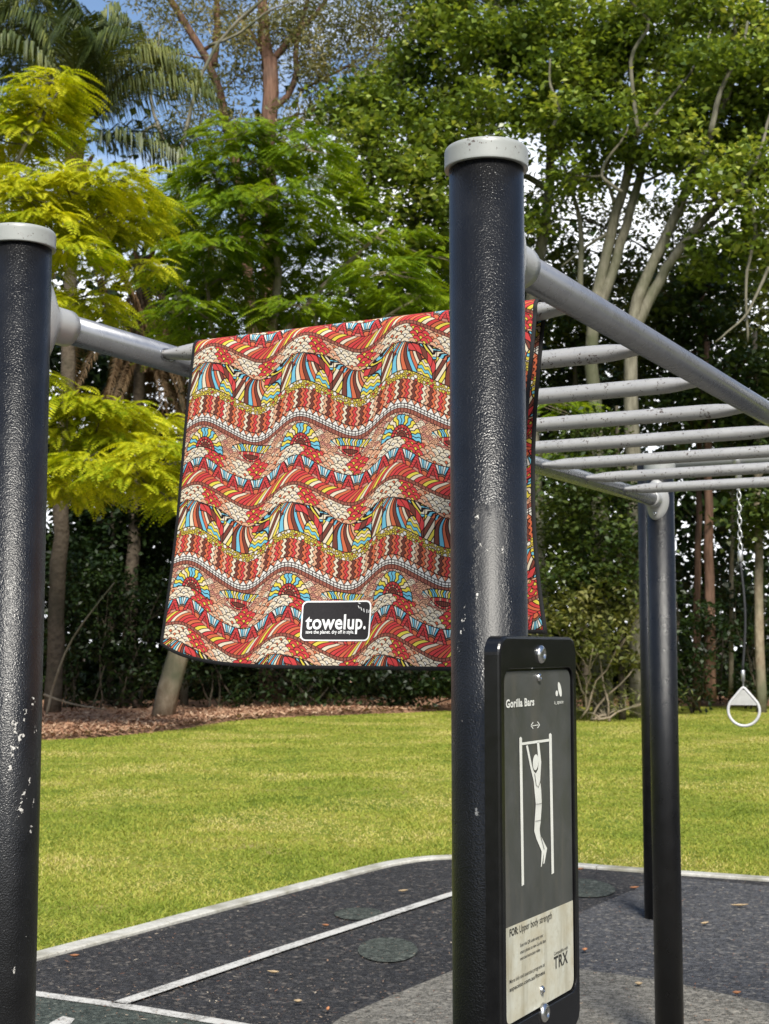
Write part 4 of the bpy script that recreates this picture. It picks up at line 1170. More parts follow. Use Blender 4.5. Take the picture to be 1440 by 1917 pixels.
# ------------------------------------------------------------------ the towel
TW, TH_ = 690, 995
def towel_tile():
    """one repeat of the printed wave pattern, worked out pixel by pixel"""
    yy, xx = np.mgrid[0:TH_, 0:TW].astype(np.float32)
    per = 690.0
    c = -76 * np.cos(2 * PI * xx / per) + 10 * np.sin(4 * PI * xx / per)
    t = np.mod(yy - 355 - c, 995.0)
    x = xx
    # colour table (sRGB 0..255)
    RED, DRED, ORG, PEA, CRM, YEL, BLU, PBL, BRN, WHT, INK, PNK = [np.array(v, np.float32) for v in (
        (224, 38, 40), (192, 40, 38), (228, 104, 48), (240, 178, 138), (250, 234, 204), (246, 224, 52), (112, 206, 236), (186, 230, 242), (128, 62, 46), (252, 248, 240), (34, 18, 20), (216, 140, 120))]
    img = np.zeros((TH_, TW, 3), np.float32); img[:] = PEA
    ink = np.zeros((TH_, TW), bool)
    LW = 2.7
    rs = np.random.RandomState(3)
    def pick(idx, cols):
        return np.array(cols, np.float32)[np.mod(idx.astype(int), len(cols))]
    def put(mask, colr):
        img[mask] = colr[mask] if colr.ndim == 3 else colr
    xt = np.mod(x + per / 2, per) - per / 2          # distance from the crest (at x = 0)
    xb = x - per / 2                                  # distance from the trough
    # --- fish scales everywhere first
    def scales(size):
        s = size; best = np.full(t.shape, -1.0); d_ = np.zeros_like(t); cx_ = np.zeros_like(t); cy_ = np.zeros_like(t)
        nx = round(per / s); sx = per / nx; rh = s * .5
        j0 = np.floor(t / rh)
        for dj in (2, 1, 0, -1):
            j = j0 + dj
            off = np.where(np.mod(j, 2) == 0, 0, sx / 2)
            i_ = np.round((x - off) / sx)
            cx = i_ * sx + off + 4 * np.sin(j * 2.3 + i_ * 1.7); cy = j * rh + 3 * np.sin(i_ * 3.1 + j)
            d = np.hypot(x - cx, t - cy); m_ = (d < s * .56) & (best < 0)
            best[m_] = j[m_]; d_[m_] = d[m_]; cx_[m_] = np.mod(cx[m_], per); cy_[m_] = cy[m_]
        return d_, cx_, cy_, s * .56
    sd_, scx, scy, srr = scales(52)
    sd2, scx2, scy2, srr2 = scales(44)
    # blobs of red scales and of cream scales
    def near(cx, cy, a, b, X=None, Y_=None):
        X = scx if X is None else X; Y_ = scy if Y_ is None else Y_
        dx = np.mod(X - cx + per / 2, per) - per / 2
        return (dx / a) ** 2 + ((Y_ - cy) / b) ** 2 < 1
    redm = near(70, 70, 70, 55) | near(405, 60, 62, 60) | near(75, 775, 72, 80) | near(395, 760, 60, 62) | near(20, 985, 10, 10)
    crm = near(-20, 60, 80, 70) | near(290, 60, 90, 70) | near(-50, 790, 90, 70) | near(300, 770, 80, 60) | near(560, 60, 50, 70)
    col = np.where(redm[..., None], RED, np.where(crm[..., None], CRM, PEA))
    img[:] = col
    inner = np.hypot(x - scx - 0, 0) ;
    dxs = np.mod(x - scx + per / 2, per) - per / 2
    din = np.hypot(dxs + 4, t - scy - 5)
    ins = din < srr * .36
    incol = np.where(redm[..., None], YEL, np.where(crm[..., None], WHT, CRM))
    alt = (np.mod(np.round(scx / 23) + np.round(scy / 23), 3) == 0)
    incol = np.where((alt & ~redm)[..., None], ORG, incol)
    put(ins, incol)
    ink |= (sd_ > srr - 3.8) | (np.abs(din - srr * .36) < 1.5)
    # small peach scallops behind the suns
    reg = (t > 580) & (t < 700) & ~redm & ~crm
    d2 = sd2
    put(reg, np.where((np.mod(np.round(scx2 / 17), 3) == 0)[..., None], PNK, np.where((np.mod(np.round(scx2 / 17 + scy2 / 17), 4) == 0)[..., None], CRM, PEA)))
    ink = np.where(reg, (d2 > srr2 - 2.8) | (np.abs(d2 - srr2 * .55) < 1.6), ink)
    # --- braid line under the rope
    def braid(t0, t1):
        m_ = (t >= t0) & (t < t1) if t0 >= 0 else ((t >= 995 + t0) | (t < t1))
        put(m_, BRN)
        k = np.mod(x, 23) < 3.2
        tt = np.where(t > 900, t - 995, t) if t0 < 0 else t
        mid = np.abs(tt - (t0 + t1) / 2) < (t1 - t0) * .30
        put(m_ & mid, np.array((166, 92, 72), np.float32))
        nonlocal ink
        ink = np.where(m_, k & mid, ink)
        ink |= m_ & ((np.abs(tt - t0) < LW) | (np.abs(tt - t1) < LW))
    # --- feather fans
    fe0 = 118 + 12 * np.cos(2 * PI * x / per * 2)
    m_ = (t >= fe0) & (t < 310)
    # crest fan
    ang = np.arctan2(xt + 22 * np.sin((t - 118) / 55.0) + 10, np.maximum(t - 40, 1))
    idx = np.floor((ang + 1.6) / .125)
    seq = [YEL, CRM, BLU, YEL, BLU, ORG, YEL, CRM, BLU, ORG, BLU, CRM, ORG, BRN, BLU, ORG, CRM, BRN, ORG, BLU]
    fan = pick(idx, seq); fr_ = np.abs((ang + 1.6) / .125 - idx - .0); fi = np.minimum(fr_, 1 - fr_) * .125 * np.maximum(t - 40, 20) < LW
    # trough fan
    xb2 = xb + 18 * np.sin((t - 110) / 48.0)
    ang2 = np.arctan2(xb2, np.maximum(t - 50, 1)); wv2 = ang2 + .05 * np.sin(t / 9.0) * (np.abs(ang2) > .5)
    idx2 = np.floor((wv2 + 1.6) / .135)
    seq2 = [BLU, CRM, YEL, BLU, CRM, YEL, BLU, CRM, BLU, ORG, BLU, ORG, BRN, BLU, ORG, BRN, CRM, ORG, PEA, YEL]
    fan2 = pick(idx2 + 3, seq2); fr2 = np.abs((wv2 + 1.6) / .135 - idx2); fi2 = np.minimum(fr2, 1 - fr2) * .135 * np.maximum(t - 50, 20) < LW
    usecrest = np.abs(xt) < 165
    put(m_, np.where(usecrest[..., None], fan, fan2)); ink = np.where(m_, np.where(usecrest, fi, fi2), ink)
    # wavy blue and yellow half moons right of each fan
    for dx0, w_ in ((118, 62), (345 + 95, 66)):
        rr = np.hypot(x - dx0 - w_ * .2, (t - 300) * .62)
        mm = m_ & (rr < w_)
        k = t + 7 * np.sin(x / 7.0) - .35 * (x - dx0); i3 = np.floor(k / 22)
        put(mm, pick(i3, [BLU, YEL, CRM, YEL])); f3 = np.mod(k, 22); ink = np.where(mm, np.minimum(f3, 22 - f3) < 2.4, ink); ink |= m_ & (np.abs(rr - w_) < LW)
    # red and brown rope arcs
    for cx0, r1, r2, t_c in ((48, 128, 172, 318), ):
        rr = np.hypot(np.mod(x - cx0 + per / 2, per) - per / 2, (t - t_c) * .92)
        mm = m_ & (rr > r1) & (rr < r2) & (np.mod(x - cx0 + per / 2, per) - per / 2 > -50)
        a_ = np.arctan2(t - t_c, np.mod(x - cx0 + per / 2, per) - per / 2) + (rr - r1) * .006
        i4 = np.floor(a_ / .30); put(mm, pick(i4, [RED, RED, BRN])); f4 = np.mod(a_ / .30, 1); ink = np.where(mm, np.minimum(f4, 1 - f4) * .30 * 150 < LW, ink)
        ink |= m_ & (np.mod(x - cx0 + per / 2, per) - per / 2 > -50) & ((np.abs(rr - r1) < LW) | (np.abs(rr - r2) < LW))
    lf = x - 400
    tt0 = 150 + .32 * lf - .0006 * lf ** 2
    mm = m_ & (lf > 0) & (lf < 215) & (np.abs(t - tt0) < 22 * np.sqrt(np.clip(1 - (lf - 60) / 160, .05, 1)))
    k = lf + .5 * (t - tt0); i5 = np.floor(k / 42); put(mm, pick(i5, [RED, BRN, RED])); f5 = np.mod(k, 42); ink = np.where(mm, np.minimum(f5, 42 - f5) < LW, ink)
    ink |= m_ & (lf > 0) & (lf < 215) & (np.abs(np.abs(t - tt0) - 22 * np.sqrt(np.clip(1 - (lf - 60) / 160, .05, 1))) < LW)
    # yellow and cream diagonal leaf
    for a0 in (190, 520):
        q = x - a0; mm = m_ & (q > 0) & (q < 70) & (t > 160 + (0 if a0 == 190 else -30)) & (t > 150)
        k = q * 1.0 + (t - 150) * .45; i6 = np.floor(k / 24); put(mm, pick(i6, [YEL, CRM, BRN, CRM])); f6 = np.mod(k, 24); ink = np.where(mm, np.minimum(f6, 24 - f6) < LW, ink)
        ink |= m_ & ((np.abs(q) < LW) | (np.abs(q - 70) < LW))
    ink |= np.abs(t - fe0) < LW
    # --- pebbles
    m_ = (t >= 310) & (t < 366)
    bestd = np.full(t.shape, 1e9); bi = np.zeros(t.shape, int); bd2 = np.full(t.shape, 1e9)
    cent = []
    for _ in range(2500):
        p = (rs.uniform(0, per), rs.uniform(313, 363)); r_ = rs.choice([6, 7, 8, 9, 12])
        if all(math.hypot(min(abs(p[0] - q[0]), per - abs(p[0] - q[0])), p[1] - q[1]) > (r_ + q[2]) * .93 for q in cent): cent.append((p[0], p[1], r_))
    sub = m_
    peb = np.zeros(t.shape, bool); pcol = np.zeros_like(img); pcol[:] = (210, 180, 60)
    pin = np.zeros(t.shape, bool)
    for i_, (a, b, r_) in enumerate(cent):
        dx = np.mod(x - a + per / 2, per) - per / 2
        dd = np.hypot(dx, t - b)
        q = dd < r_ + 1
        pcol[q] = [YEL, YEL, CRM, YEL, RED, YEL, CRM, YEL][i_ % 8] if r_ < 12 else (WHT if i_ % 3 else RED)
        peb |= q; pin |= np.abs(dd - r_) < 1.4
    put(m_, pcol); ink = np.where(m_, pin, ink)
    ink |= (np.abs(t - 310) < LW) | (np.abs(t - 366) < LW)
    # --- wavy upright stripes
    m_ = (t >= 366) & (t < 488)
    k = x + 7 * np.sin(t / 6.2 + .6 * np.sin(x / 40.0)) ; i7 = np.floor(k / 23)
    put(m_, pick(i7, [RED, PEA, BRN, ORG, RED, CRM, PEA, BRN, ORG, PEA, RED, ORG, CRM, BRN, ORG])); f7 = np.mod(k, 23)
    ink = np.where(m_, np.minimum(f7, 23 - f7) < 2.7, ink)
    # --- zigzag teeth, then the white ladder
    m_ = (t >= 488) & (t < 522)
    zz = np.abs(np.mod(x, 46) - 23) / 23 * 32
    put(m_, np.where((t - 488 > 32 - zz)[..., None], WHT, np.where((np.mod(np.floor(x / 46 + .5), 2) == 0)[..., None], ORG, PEA)))
    ink = np.where(m_, np.abs((t - 488) - (32 - zz)) < 4.0, ink); ink |= np.abs(t - 488) < LW
    m_ = (t >= 522) & (t < 550)
    put(m_, WHT); ink = np.where(m_, np.mod(x, 23) < 5, ink); ink |= (np.abs(t - 523) < 2.6) | (np.abs(t - 541) < 2.4)
    braid(550, 582)
    # --- rising suns under the crest
    r1 = np.hypot(xt, (t - 732))
    half = (t < 735)
    m_ = half & (r1 < 138)
    a_ = np.arctan2(732 - t, xt) + .035 * np.sin(r1 / 7.0); i8 = np.floor(a_ / .2094)
    put(m_, pick(i8, [BLU, BLU, YEL, CRM, YEL, BLU, YEL])); f8 = np.mod(a_ / .2094, 1)
    ink = np.where(m_, np.minimum(f8, 1 - f8) * .2094 * r1 < 2.8, ink)
    m2 = half & (r1 < 72); put(m2, np.where((np.mod(np.floor(a_ / .35), 2) == 0)[..., None], RED, DRED)); f9 = np.mod(a_ / .35, 1); ink = np.where(m2, np.minimum(f9, 1 - f9) * .35 * r1 < 2.4, ink)
    m3 = half & (r1 < 50); put(m3, np.where((np.mod(np.floor(a_ / .35), 2) == 0)[..., None], PEA, RED)); ink = np.where(m3, np.minimum(f9, 1 - f9) * .35 * r1 < 2.4, ink)
    m4 = half & (r1 < 34); put(m4, BRN); ink = np.where(m4, np.abs(r1 - 20) < 2, ink)
    for q in (138, 72, 50, 34): ink |= half & (np.abs(r1 - q) < LW)
    ink |= (np.abs(t - 735) < LW) & (np.abs(xt) < 138)
    # --- eyes in the trough
    ey = 640; hw = 142.0
    uo = 62 * (1 - (xb / hw) ** 2); lo_ = 58 * (1 - (xb / hw) ** 2)
    m_ = (np.abs(xb) < hw) & (t > ey - uo - 8) & (t < ey + lo_ * .15)
    a_ = np.arctan2(ey + 70 - t, xb) + .03 * np.sin((t) / 6.0); i8 = np.floor(a_ / .135)
    put(m_, pick(i8, [BLU, YEL, CRM, BLU, YEL, CRM, YEL, BLU])); f8 = np.mod(a_ / .135, 1); ink = np.where(m_, np.minimum(f8, 1 - f8) * .135 * 110 < 2.6, ink)
    ink |= (np.abs(xb) < hw) & (np.abs(t - (ey - uo - 8)) < LW)
    hw2 = 92.0; ue = 34 * (1 - (xb / hw2) ** 2)
    m_ = (np.abs(xb) < hw2) & (np.abs(t - ey - 12) < ue)
    i8 = np.floor(xb / 15); put(m_, pick(i8, [RED, PEA, RED])); ink = np.where(m_, np.mod(xb, 15) < 2.6, ink)
    ink |= (np.abs(xb) < hw2) & (np.abs(np.abs(t - ey - 12) - ue) < LW)
    hw3 = 55.0; ue3 = 16 * (1 - (xb / hw3) ** 2); m_ = (np.abs(xb) < hw3) & (np.abs(t - ey - 16) < ue3); put(m_, BRN); ink = np.where(m_, np.mod(xb, 13) < 2, ink)
    ink |= (np.abs(xb) < hw3) & (np.abs(np.abs(t - ey - 16) - ue3) < LW)
    # --- sky-blue rays with red triangles above the rope
    tb = 816 - 8 * np.cos(2 * PI * x / per * 2)
    rp = 913 - 10 * np.cos(2 * PI * x / per * 2)          # top of the rope
    m_ = (t >= tb) & (t < rp)
    k = np.mod(x, 115) - 57.5
    a_ = np.arctan2(rp - t, k); i9 = np.floor(a_ / .185); rr = np.hypot(k, rp - t)
    put(m_, np.where((np.mod(i9, 3) == 1)[..., None], WHT, np.where((np.mod(i9, 3) == 0)[..., None], BLU, PBL))); f9 = np.mod(a_ / .185, 1); ink = np.where(m_, np.minimum(f9, 1 - f9) * .185 * rr < 2.2, ink)
    mm = m_ & (rr < 44); put(mm, np.where((rr < 32)[..., None], ORG, PEA)); ink = np.where(mm, (np.abs(rr - 32) < LW) | ((rr > 32) & (np.minimum(f9, 1 - f9) * .185 * rr < 2)), ink); ink |= m_ & (np.abs(rr - 44) < LW)
    k2 = np.abs(np.mod(x + 57.5, 115) - 57.5); hgt = (rp - t)
    tri = k2 + hgt * .38 < 46
    mm = m_ & tri; put(mm, RED); ink = np.where(mm, np.mod(hgt + k2 * .4, 17) < 2.4, ink)
    tri2 = k2 + hgt * .38 < 24
    mm = m_ & tri2; put(mm, np.where((hgt < 20)[..., None], PNK, DRED)); ink = np.where(mm, np.abs(hgt - 20) < 2, ink)
    ink |= m_ & ((np.abs(k2 + hgt * .38 - 46) < 2.6) | (np.abs(k2 + hgt * .38 - 24) < 2.2))
    ink |= (np.abs(t - tb) < LW) | (np.abs(t - rp) < LW)
    # --- the twisted rope
    m_ = (t >= rp) & (t < 983)
    slope = 2 * PI / per * 82 * np.sin(2 * PI * x / per)
    k = x + (t - 950) * 1.15 + 9 * np.sin((t - 913) / 70.0 * PI); i10 = np.floor(k / 28.75)
    put(m_, pick(i10, [RED, ORG, RED, YEL, CRM, RED, ORG, YEL, RED, CRM, ORG, RED])); f10 = np.mod(k, 28.75); ink = np.where(m_, np.minimum(f10, 28.75 - f10) < 2.9, ink)
    braid(-12, 13)
    img[ink] = INK
    # a very slight unevenness of the dye
    return np.clip(img, 0, 255) / 255.0

tile = towel_tile()
timg = bpy.data.images.new('towel_print', TW, TH_, alpha=False)
buf = np.ones((TH_, TW, 4), np.float32); buf[..., :3] = tile[::-1]
timg.pixels.foreach_set(buf.ravel()); timg.update(); timg.pack()

t = NT('printed towel')
uvn = t.node('UVMap'); ti = t.node('TexImage'); ti.image = timg; ti.interpolation = 'Cubic'; ti.extension = 'REPEAT'
t.l.new(uvn.outputs[0], ti.inputs[0])
wv = t.noise(t.pos(), 900, 2, .5)
hsv = t.node('HueSaturation'); hsv.inputs['Saturation'].default_value = .93; hsv.inputs['Value'].default_value = .56
t.l.new(ti.outputs[0], hsv.inputs['Color'])
M['towel'] = t.fin(hsv.outputs[0], .8, normal=t.bump(wv, .25, .0006), spec=.2)
M['hem'] = mat_simple('black hem binding', (.012, .012, .013, 1), .75, 0, .3, .3, 400)

RUNG0 = PC + D3 * T0 + UP * (RAIL_Z - .003)
def frac_at(px):
    lo, hi = -.1, 1.1
    for _ in range(50):
        m_ = (lo + hi) / 2
        if proj(RUNG0 + N3 * WID * m_)[0] > px: lo = m_
        else: hi = m_
    return m_
aL, aR = frac_at(373) * WID, frac_at(1013) * WID            # distances along N3 from the right rail axis
TWID = aL - aR
TR = RG + .0022
LF0, LB0 = .641, .575
def towel_pt(a, b, lift=0.0):
    """a 0..1 from left edge to right edge, b metres: <0 hanging in front (depth below the rung axis), 0..pi*TR over the rung, above that hanging behind"""
    base = RUNG0 + N3 * (aL - TWID * a)
    fr = -D3
    R_ = TR + lift
    lf = LF0 - .047 * math.exp(-max(a, 0) / .10)
    if b < 0:
        h = -b * lf / LF0
        q = h / LF0
        p = base + fr * R_ - UP * h
        p = p + N3 * (.050 * q ** 1.25 + .004 * math.sin(q * 5))
        p = p + fr * (.015 * q * math.sin(a * 7.5 + .6) + .006 * q * q * math.sin(a * 17 + 2) + .012 * q + .018 * q ** 3 * math.exp(-a / .10))
        p = p + fr * .0018 * math.sin(q * 9 + a * 5)
        return p
    if b <= PI * TR:
        th = b / TR
        return base + fr * math.cos(th) * R_ + UP * math.sin(th) * R_
    h = b - PI * TR; q = h / LB0
    p = base - fr * R_ - UP * h
    p = p + N3 * (.035 * math.sin(q * PI * .8) - .006 * q)
    p = p - fr * (.022 * q + .006 * q * math.sin(a * 8))
    return p
towel = empty('towel', RUNG0 + N3 * (aL + aR) / 2, 'towel printed with red orange and blue wave bands draped over the first rung', 'towel')
na = 70
bs = np.concatenate([-np.linspace(LF0, 0.004, 70), np.linspace(0, PI * TR, 13), PI * TR + np.linspace(.01, LB0, 40)])
TILE_W, TILE_H = .219, .2910
PH_U = -.25; PH_V = .0
V = []; UVs = []
for j, b in enumerate(bs):
    for i_ in range(na + 1):
        a = i_ / na
        V.append(towel_pt(a, b)); 
        # v counts down the front from the braid line of the first wave
        UVs.append((a * TWID / TILE_W + PH_U, 1 - (355 / 995) - (-b - .018) / TILE_H))
F = [[j * (na + 1) + i_, j * (na + 1) + i_ + 1, (j + 1) * (na + 1) + i_ + 1, (j + 1) * (na + 1) + i_] for j in range(len(bs) - 1) for i_ in range(na)]
cl_o = part('cloth', V, F, M['towel'], towel, True)
add_uv(cl_o, UVs)
sol = cl_o.modifiers.new('thickness', 'SOLIDIFY'); sol.thickness = .0014; sol.offset = 0
# hem binding all round
edge = [(0, b) for b in bs] + [(i_ / na, bs[-1]) for i_ in range(1, na + 1)] + [(1, b) for b in bs[::-1][1:]] + [(i_ / na, bs[0]) for i_ in range(na - 1, 0, -1)]
P = np.array([towel_pt(a, b) for a, b in edge])
inn = []
hwid = .0062
for a, b in edge:
    a2 = min(max(a, hwid / TWID), 1 - hwid / TWID)
    b2 = min(max(b, bs[0] + hwid), bs[-1] - hwid)
    inn.append((a2, b2))
def nrm_at(a, b):
    e = 1e-3
    u = towel_pt(min(a + e, 1), b) - towel_pt(max(a - e, 0), b); v = towel_pt(a, b + e) - towel_pt(a, b - e)
    n_ = np.cross(v, u); return n_ / (np.linalg.norm(n_) + 1e-12)
nE = len(edge); V = []; F = []
for (a, b), (a2, b2) in zip(edge, inn):
    ac, bc = (a + a2) / 2, (b + b2) / 2
    pe, pi_ = towel_pt(a, b), towel_pt(a2, b2); nn = nrm_at(a2, b2)
    out = pe - pi_; out = out / (np.linalg.norm(out) + 1e-9) * .0012
    V += [pi_ + nn * .0016, pe + nn * .0020 + out * .3, pe + out, pe - nn * .0020 + out * .3, pi_ - nn * .0016]
for k in range(nE):
    k2 = (k + 1) % nE
    for q in range(4): F.append([k * 5 + q, k * 5 + q + 1, k2 * 5 + q + 1, k2 * 5 + q])
part('hem', V, F, M['hem'], towel, True)

# sewn label on the lower front
def towel_px(px, py):
    """photo point on the front of the towel -> (a, b)"""
    a, b = .5, -.3
    for _ in range(30):
        q = np.array(proj(towel_pt(a, b))); e = np.array([px, py]) - q
        ja = (np.array(proj(towel_pt(a + 1e-4, b))) - q) / 1e-4; jb = (np.array(proj(towel_pt(a, b + 1e-4))) - q) / 1e-4
        da, db = np.linalg.solve(np.stack([ja, jb], 1), e); a += .7 * da; b += .7 * db
        a = min(max(a, -.2), 1.2); b = min(b, -1e-3)
    return a, b
tl, bl = towel_px(568, 1124)[0], towel_px(568, 1200)
tr_ = towel_px(691, 1200)
a0, b1 = towel_px(567, 1125); a1, b0 = towel_px(692, 1200)
lw, lh = (a1 - a0) * TWID, abs(b1 - b0)
def lab_pt(u, v, lift):
    """label coordinates 0..1 -> towel surface, lifted"""
    a = a0 + (a1 - a0) * u; b = b0 + (b1 - b0) * v
    n_ = nrm_at(a, b)
    if np.dot(n_, -D3) < 0: n_ = -n_
    return towel_pt(a, b) + n_ * lift
M['label_black'] = mat_simple('black woven label', (.022, .020, .022, 1), .6, 0, .3, .25, 300)
M['label_white'] = mat_simple('white print on label', (.80, .80, .80, 1), .6, 0, .3, .03, 100)
def lab_fill(name, hw, hh, r, lift, mat):
    pts = [tuple(p) for p in densify(rrect(hw, hh, r, 6) + [rrect(hw, hh, r, 6)[0]], .008)[:-1]]; V = []; F = []
    nr = 8; n_ = len(pts)
    for k in range(1, nr + 1):
        for p in pts: V.append(lab_pt(.5 + p[0] * k / nr / lw, .5 + p[1] * k / nr / lh, lift))
    c_ = len(V); V.append(lab_pt(.5, .5, lift))
    for k in range(n_): F.append([c_, k, (k + 1) % n_])
    for q in range(nr - 1):
        for k in range(n_): F.append([q * n_ + k, (q + 1) * n_ + k, (q + 1) * n_ + (k + 1) % n_, q * n_ + (k + 1) % n_])
    return part(name, V, F, mat, towel, True)
patch = lab_fill('label_border', lw / 2, lh / 2, .011, .0016, M['label_white'])
lab_fill('label', lw / 2 - .0028, lh / 2 - .0028, .009, .0021, M['label_black'])
def lab_text(body, u0, u1, v0, v1, bold, lift=.0036):
    V, F = text_mesh(body, 1.0, bold)
    x_ = (V[:, 0] - V[:, 0].min()) / (V[:, 0].max() - V[:, 0].min()); y_ = V[:, 1] / .70
    return part('lettering', [lab_pt(u0 + (u1 - u0) * p, v0 + (v1 - v0) * q, lift) for p, q in zip(x_, y_)], F, M['label_white'], towel)
lab_text('towelup.', .065, .94, .30, .66, .022)
lab_text('save the planet. dry off in style.', .075, .76, .185, .275, .016)
mb = MB()
for u, v, du, dv in ((.82, .83, .022, .035), (.83, .93, .03, .012), (.90, .74, .012, .05), (.945, .72, .004, .05), (.86, .78, .02, .045), (.975, .72, -.004, .04)):
    p, q = np.array([u - du * .8, v + dv * 1.2]), np.array([u + du * .2, v - dv * .6])
    d = q - p; n_ = np.array([-d[1] * lh, d[0] * lw]); n_ = n_ / np.linalg.norm(n_) * .0007
    off = np.array([n_[0] / lw, n_[1] / lh])
    mb.add([lab_pt(*(p - off), .0036), lab_pt(*(q - off), .0036), lab_pt(*(q + off), .0036), lab_pt(*(p + off), .0036)], [[0, 1, 2, 3]])
mb.build('ray_mark', M['label_white'], towel)

# ------------------------------------------------------------------ the frame and hanging ring behind
Yb = gnd(1219, 1722)[1] + .057
pb = np.array([(1222 - 720) / FPX * (Yb * CP + .4 * SP), Yb, 0]); pb[0] = at(1221, 1500, Yb)[0]
rig = empty('overhead_frame', pb, 'second black post with a pale overhead beam half hidden behind the far post', 'exercise frame')
zb = at(1300, 872, Yb)[2]
MB().add(*lathe([(PR, -.02), (PR, zb + .06)], pb, 40)).build('post', M['post_far'], rig, True, org=pb)
MB().add(*lathe([(CAPR, zb + .03), (CAPR, zb + .065), (CAPR - .006, zb + .07), (.01, zb + .071)], pb, 40)).build('cap', M['cap'], rig, True, org=pb)
be = pb + E3 * 2.4
MB().add(*tube(np.array([pb + E3 * .05 + UP * zb, be + UP * zb]), .036, 24)).build('beam', M['flange'], rig, True, org=pb + UP * zb)
MB().add(*lathe([(PR, -.02), (PR, zb + .06)], be, 40)).build('post', M['post_far'], rig, True, org=be)
MB().add(*lathe([(.050, .02), (.050, .10), (.040, .115)], pb + UP * zb, 24, E3)).build('flange', M['flange'], rig, True, org=pb + UP * zb)

# hanging ring: chain, black cable and triangular hand ring
t_ = ((1382 - 720) / FPX)
lo, hi = 0.0, 2.4
for _ in range(40):
    md = (lo + hi) / 2
    if proj(pb + E3 * md + UP * zb)[0] < 1382: lo = md
    else: hi = md
hp = pb + E3 * md
def hz(py): return at(1382, py, hp[1])[2]
ring = empty('hanging_ring', hp + UP * hz(1283), 'white triangular hand ring hanging on a chain and black cable at the right', 'gym ring')
M['white_plastic'] = mat_simple('white ring plastic', (.46, .46, .45, 1), .4, 0, .5, .06)
M['cable'] = mat_simple('black cable', (.02, .02, .022, 1), .5)
M['zinc'] = mat_simple('zinc chain', (.50, .50, .49, 1), .35, .8)
z0, z1 = hz(898), hz(1030)
MB().add(*lathe([(.045, -.02), (.045, .02)], hp + UP * (zb - .002), 20, E3)).add(*lathe([(.02, hz(905) - zb), (.02, -.02)], hp + UP * zb, 12)).build('hanger', M['zinc'], ring, True, org=hp + UP * zb)
nl = 11; ll = (z0 - z1) / nl
for k in range(nl):
    c = hp + UP * (z0 - ll * (k + .5))
    s = D3 if k % 2 else E3
    th = np.linspace(0, 2 * PI, 12, endpoint=False)
    P = c + np.outer(np.cos(th) * .0115, s) + np.outer(np.sin(th) * ll * .62, UP)
    MB().add(*tube(P, .0042, 6, closed=True)).build('chain_link', M['zinc'], ring, True, org=c)
zc0, zc1 = hz(1050), hz(1258)
MB().add(*lathe([(.012, hz(1052)), (.017, hz(1050)), (.017, hz(1034)), (.011, hz(1030))], hp, 14)).build('connector', M['zinc'], ring, True, org=hp + UP * z1)
tt_ = np.linspace(0, 1, 16)
P = hp + np.outer(zc0 + (zc1 - zc0) * tt_, UP) + np.outer(np.sin(tt_ * PI) ** 1.2 * .022 - .002 * tt_, E3)
MB().add(*tube(P, .0075, 10)).build('cable', M['cable'], ring, True, org=P[0])
MB().add(*lathe([(.006, hz(1284)), (.006, hz(1276)), (.012, hz(1275)), (.0125, hz(1256)), (.008, hz(1254))], hp, 14)).build('ferrule', M['zinc'], ring, True, org=hp + UP * zc1)
VX = unit(np.array([.96, -.28, 0])); s_ = Yb / FPX
cy, rad_ = hz(1330), 27.5 * s_
ap = hz(1288)
tang = math.acos(rad_ / (ap - cy))
P = [hp + UP * cy + VX * rad_ * math.sin(a) + UP * rad_ * math.cos(a) for a in np.linspace(tang, 2 * PI - tang, 30)]
tipw = .010
for sg in (-1, 1):
    for f in (.33, .66): pass
L1 = P[-1]; R1 = P[0]; apL = hp + UP * (ap - .004) - VX * tipw; apR = hp + UP * (ap - .004) + VX * tipw
P = P + [L1 + (apL - L1) * f for f in (.33, .66, 1)] + [hp + UP * (ap + .004)] + [apR + (R1 - apR) * f for f in (0, .33, .66)]
P = np.array(P)
mb = MB(); mb.add(*tube(P, .0088, 10, closed=True)); mb.build('hand_ring', M['white_plastic'], ring, True, org=hp + UP * cy)
yb_ = hz(1320)
fw_ = np.cross(VX, UP) * .004
hwb = (ap - yb_) / (ap - L1[2]) * abs(np.dot(L1 - hp, VX)) if yb_ > L1[2] else math.sqrt(max(rad_ ** 2 - (yb_ - cy) ** 2, 0))
tri = [hp + UP * yb_ - VX * hwb, hp + UP * yb_ + VX * hwb, hp + UP * (ap - .012) + VX * tipw, hp + UP * (ap - .012) - VX * tipw]
part('web', [p + fw_ for p in tri] + [p - fw_ for p in tri], [[0, 1, 2, 3], [7, 6, 5, 4], [0, 4, 5, 1], [1, 5, 6, 2], [2, 6, 7, 3], [3, 7, 4, 0]], mat_simple('grey ring web', (.36, .36, .34, 1), .5), ring, org=hp + UP * cy)

# ------------------------------------------------------------------ litter on the rubber
def mat_litter(name, stops):
    t = NT(name); g = t.node('NewGeometry')
    return t.fin(t.ramp(g.outputs['Random Per Island'], stops), .8, spec=.2)
M['litter'] = mat_litter('dry litter', [(.0, (.10, .045, .028, 1)), (.35, (.20, .10, .06, 1)), (.65, (.30, .20, .13, 1)), (1, (.50, .44, .34, 1))])
n = 5000
pxs = rng.uniform(-40, 1500, n); pys = 1612 + 330 * rng.random(n) ** 1.2
G_ = np.array([gnd(a, b) for a, b in zip(pxs, pys)])
ok = G_[:, 1] < kerb_y(G_[:, 0]) - .08
G_ = G_[ok]; n = len(G_)
Lx = rng.choice([.006, .010, .014, .024, .04], n, p=[.42, .33, .2, .04, .01]) * rng.uniform(.7, 1.3, n)
Vv, Ff = flat_chips(n, G_[:, 0], G_[:, 1], np.full(n, .012), Lx, np.minimum(Lx * .45, rng.uniform(.004, .012, n)), .12)
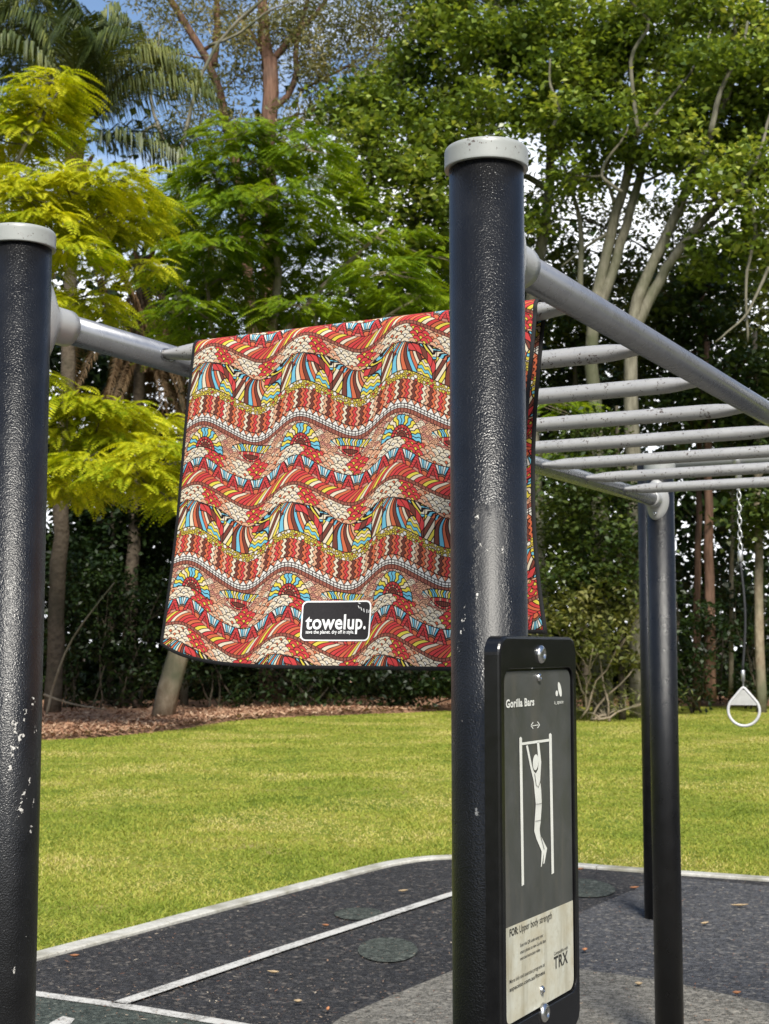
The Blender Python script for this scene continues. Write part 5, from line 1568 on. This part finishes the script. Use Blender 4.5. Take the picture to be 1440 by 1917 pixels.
tag(part('dry_litter', Vv, Ff, M['litter']), 'tiny dry twigs and leaf crumbs scattered over the rubber', 'litter', kind='stuff')
M['dead_leaf'] = mat_simple('dry orange leaf', (.36, .16, .075, 1), .7, 0, .3, .4, 60)
M['dead_leaf_pale'] = mat_simple('dry tan leaf', (.46, .34, .20, 1), .7, 0, .3, .3, 60)
def dead_leaf(px, py, L, W, az, mat, label):
    L, W = L * .75, W * .75
    c = gnd(px, py, .008); V = []; F = []
    n_ = 8; ca, sa = math.cos(az), math.sin(az)
    for k in range(n_ + 1):
        u = k / n_; w = W / 2 * math.sin(PI * min(1, u * .97 + .03)) ** .8
        for q in (-1, 0, 1):
            x_ = (u - .5) * L; y_ = q * w; z_ = .002 + .012 * abs(q) * math.sin(PI * u) + .012 * (u - .5) ** 2 * 4
            V.append(c + np.array([x_ * ca - y_ * sa, x_ * sa + y_ * ca, z_]))
        if k:
            for q in (0, 1): a = (k - 1) * 3 + q; F.append([a, a + 1, a + 4, a + 3])
    o = part('fallen_leaf', V, F, mat, None, True, org=c)
    so = o.modifiers.new('thickness', 'SOLIDIFY'); so.thickness = .0006
    return tag(o, label, 'leaf', 'dry leaves on the rubber')
for args in ((755, 1670, .10, .04, .5, 'dead_leaf_pale', 'tan curled leaf on the black rubber just left of the tall post'),
             (1095, 1781, .07, .04, 1.2, 'dead_leaf', 'orange leaf on the rubber right beside the sign'),
             (1380, 1862, .06, .04, .3, 'dead_leaf', 'rust coloured leaf at the right on the grey field'),
             (1086, 1629, .08, .04, .2, 'dead_leaf', 'orange leaf near the kerb behind the sign'),
             (1188, 1664, .10, .04, .4, 'dead_leaf', 'brown leaf left of the far post at its foot'),
             (1385, 1697, .16, .03, .1, 'dead_leaf_pale', 'long tan gum leaf on the charcoal rubber at the right'),
             (610, 1735, .06, .03, -.3, 'dead_leaf', 'small red brown leaf on the white line'),
             (512, 1823, .09, .03, -.3, 'dead_leaf_pale', 'pale strip of bark below the long white line'),
             (558, 1878, .05, .045, 0, 'dead_leaf_pale', 'pale rounded leaf near the green rubber edge'),
             (614, 1893, .08, .02, 1.5, 'dead_leaf', 'thin brown leaf left of the grey field'),
             (1196, 1845, .05, .05, 0, 'dead_leaf_pale', 'cream leaf between the sign and the far post'),
             (1320, 1731, .09, .03, .6, 'dead_leaf_pale', 'tan leaf right of the far post'),
             (140, 1792, .07, .03, .2, 'dead_leaf', 'brown leaf beside the kerb at the left')):
    dead_leaf(*args[:5], M[args[5]], args[6])
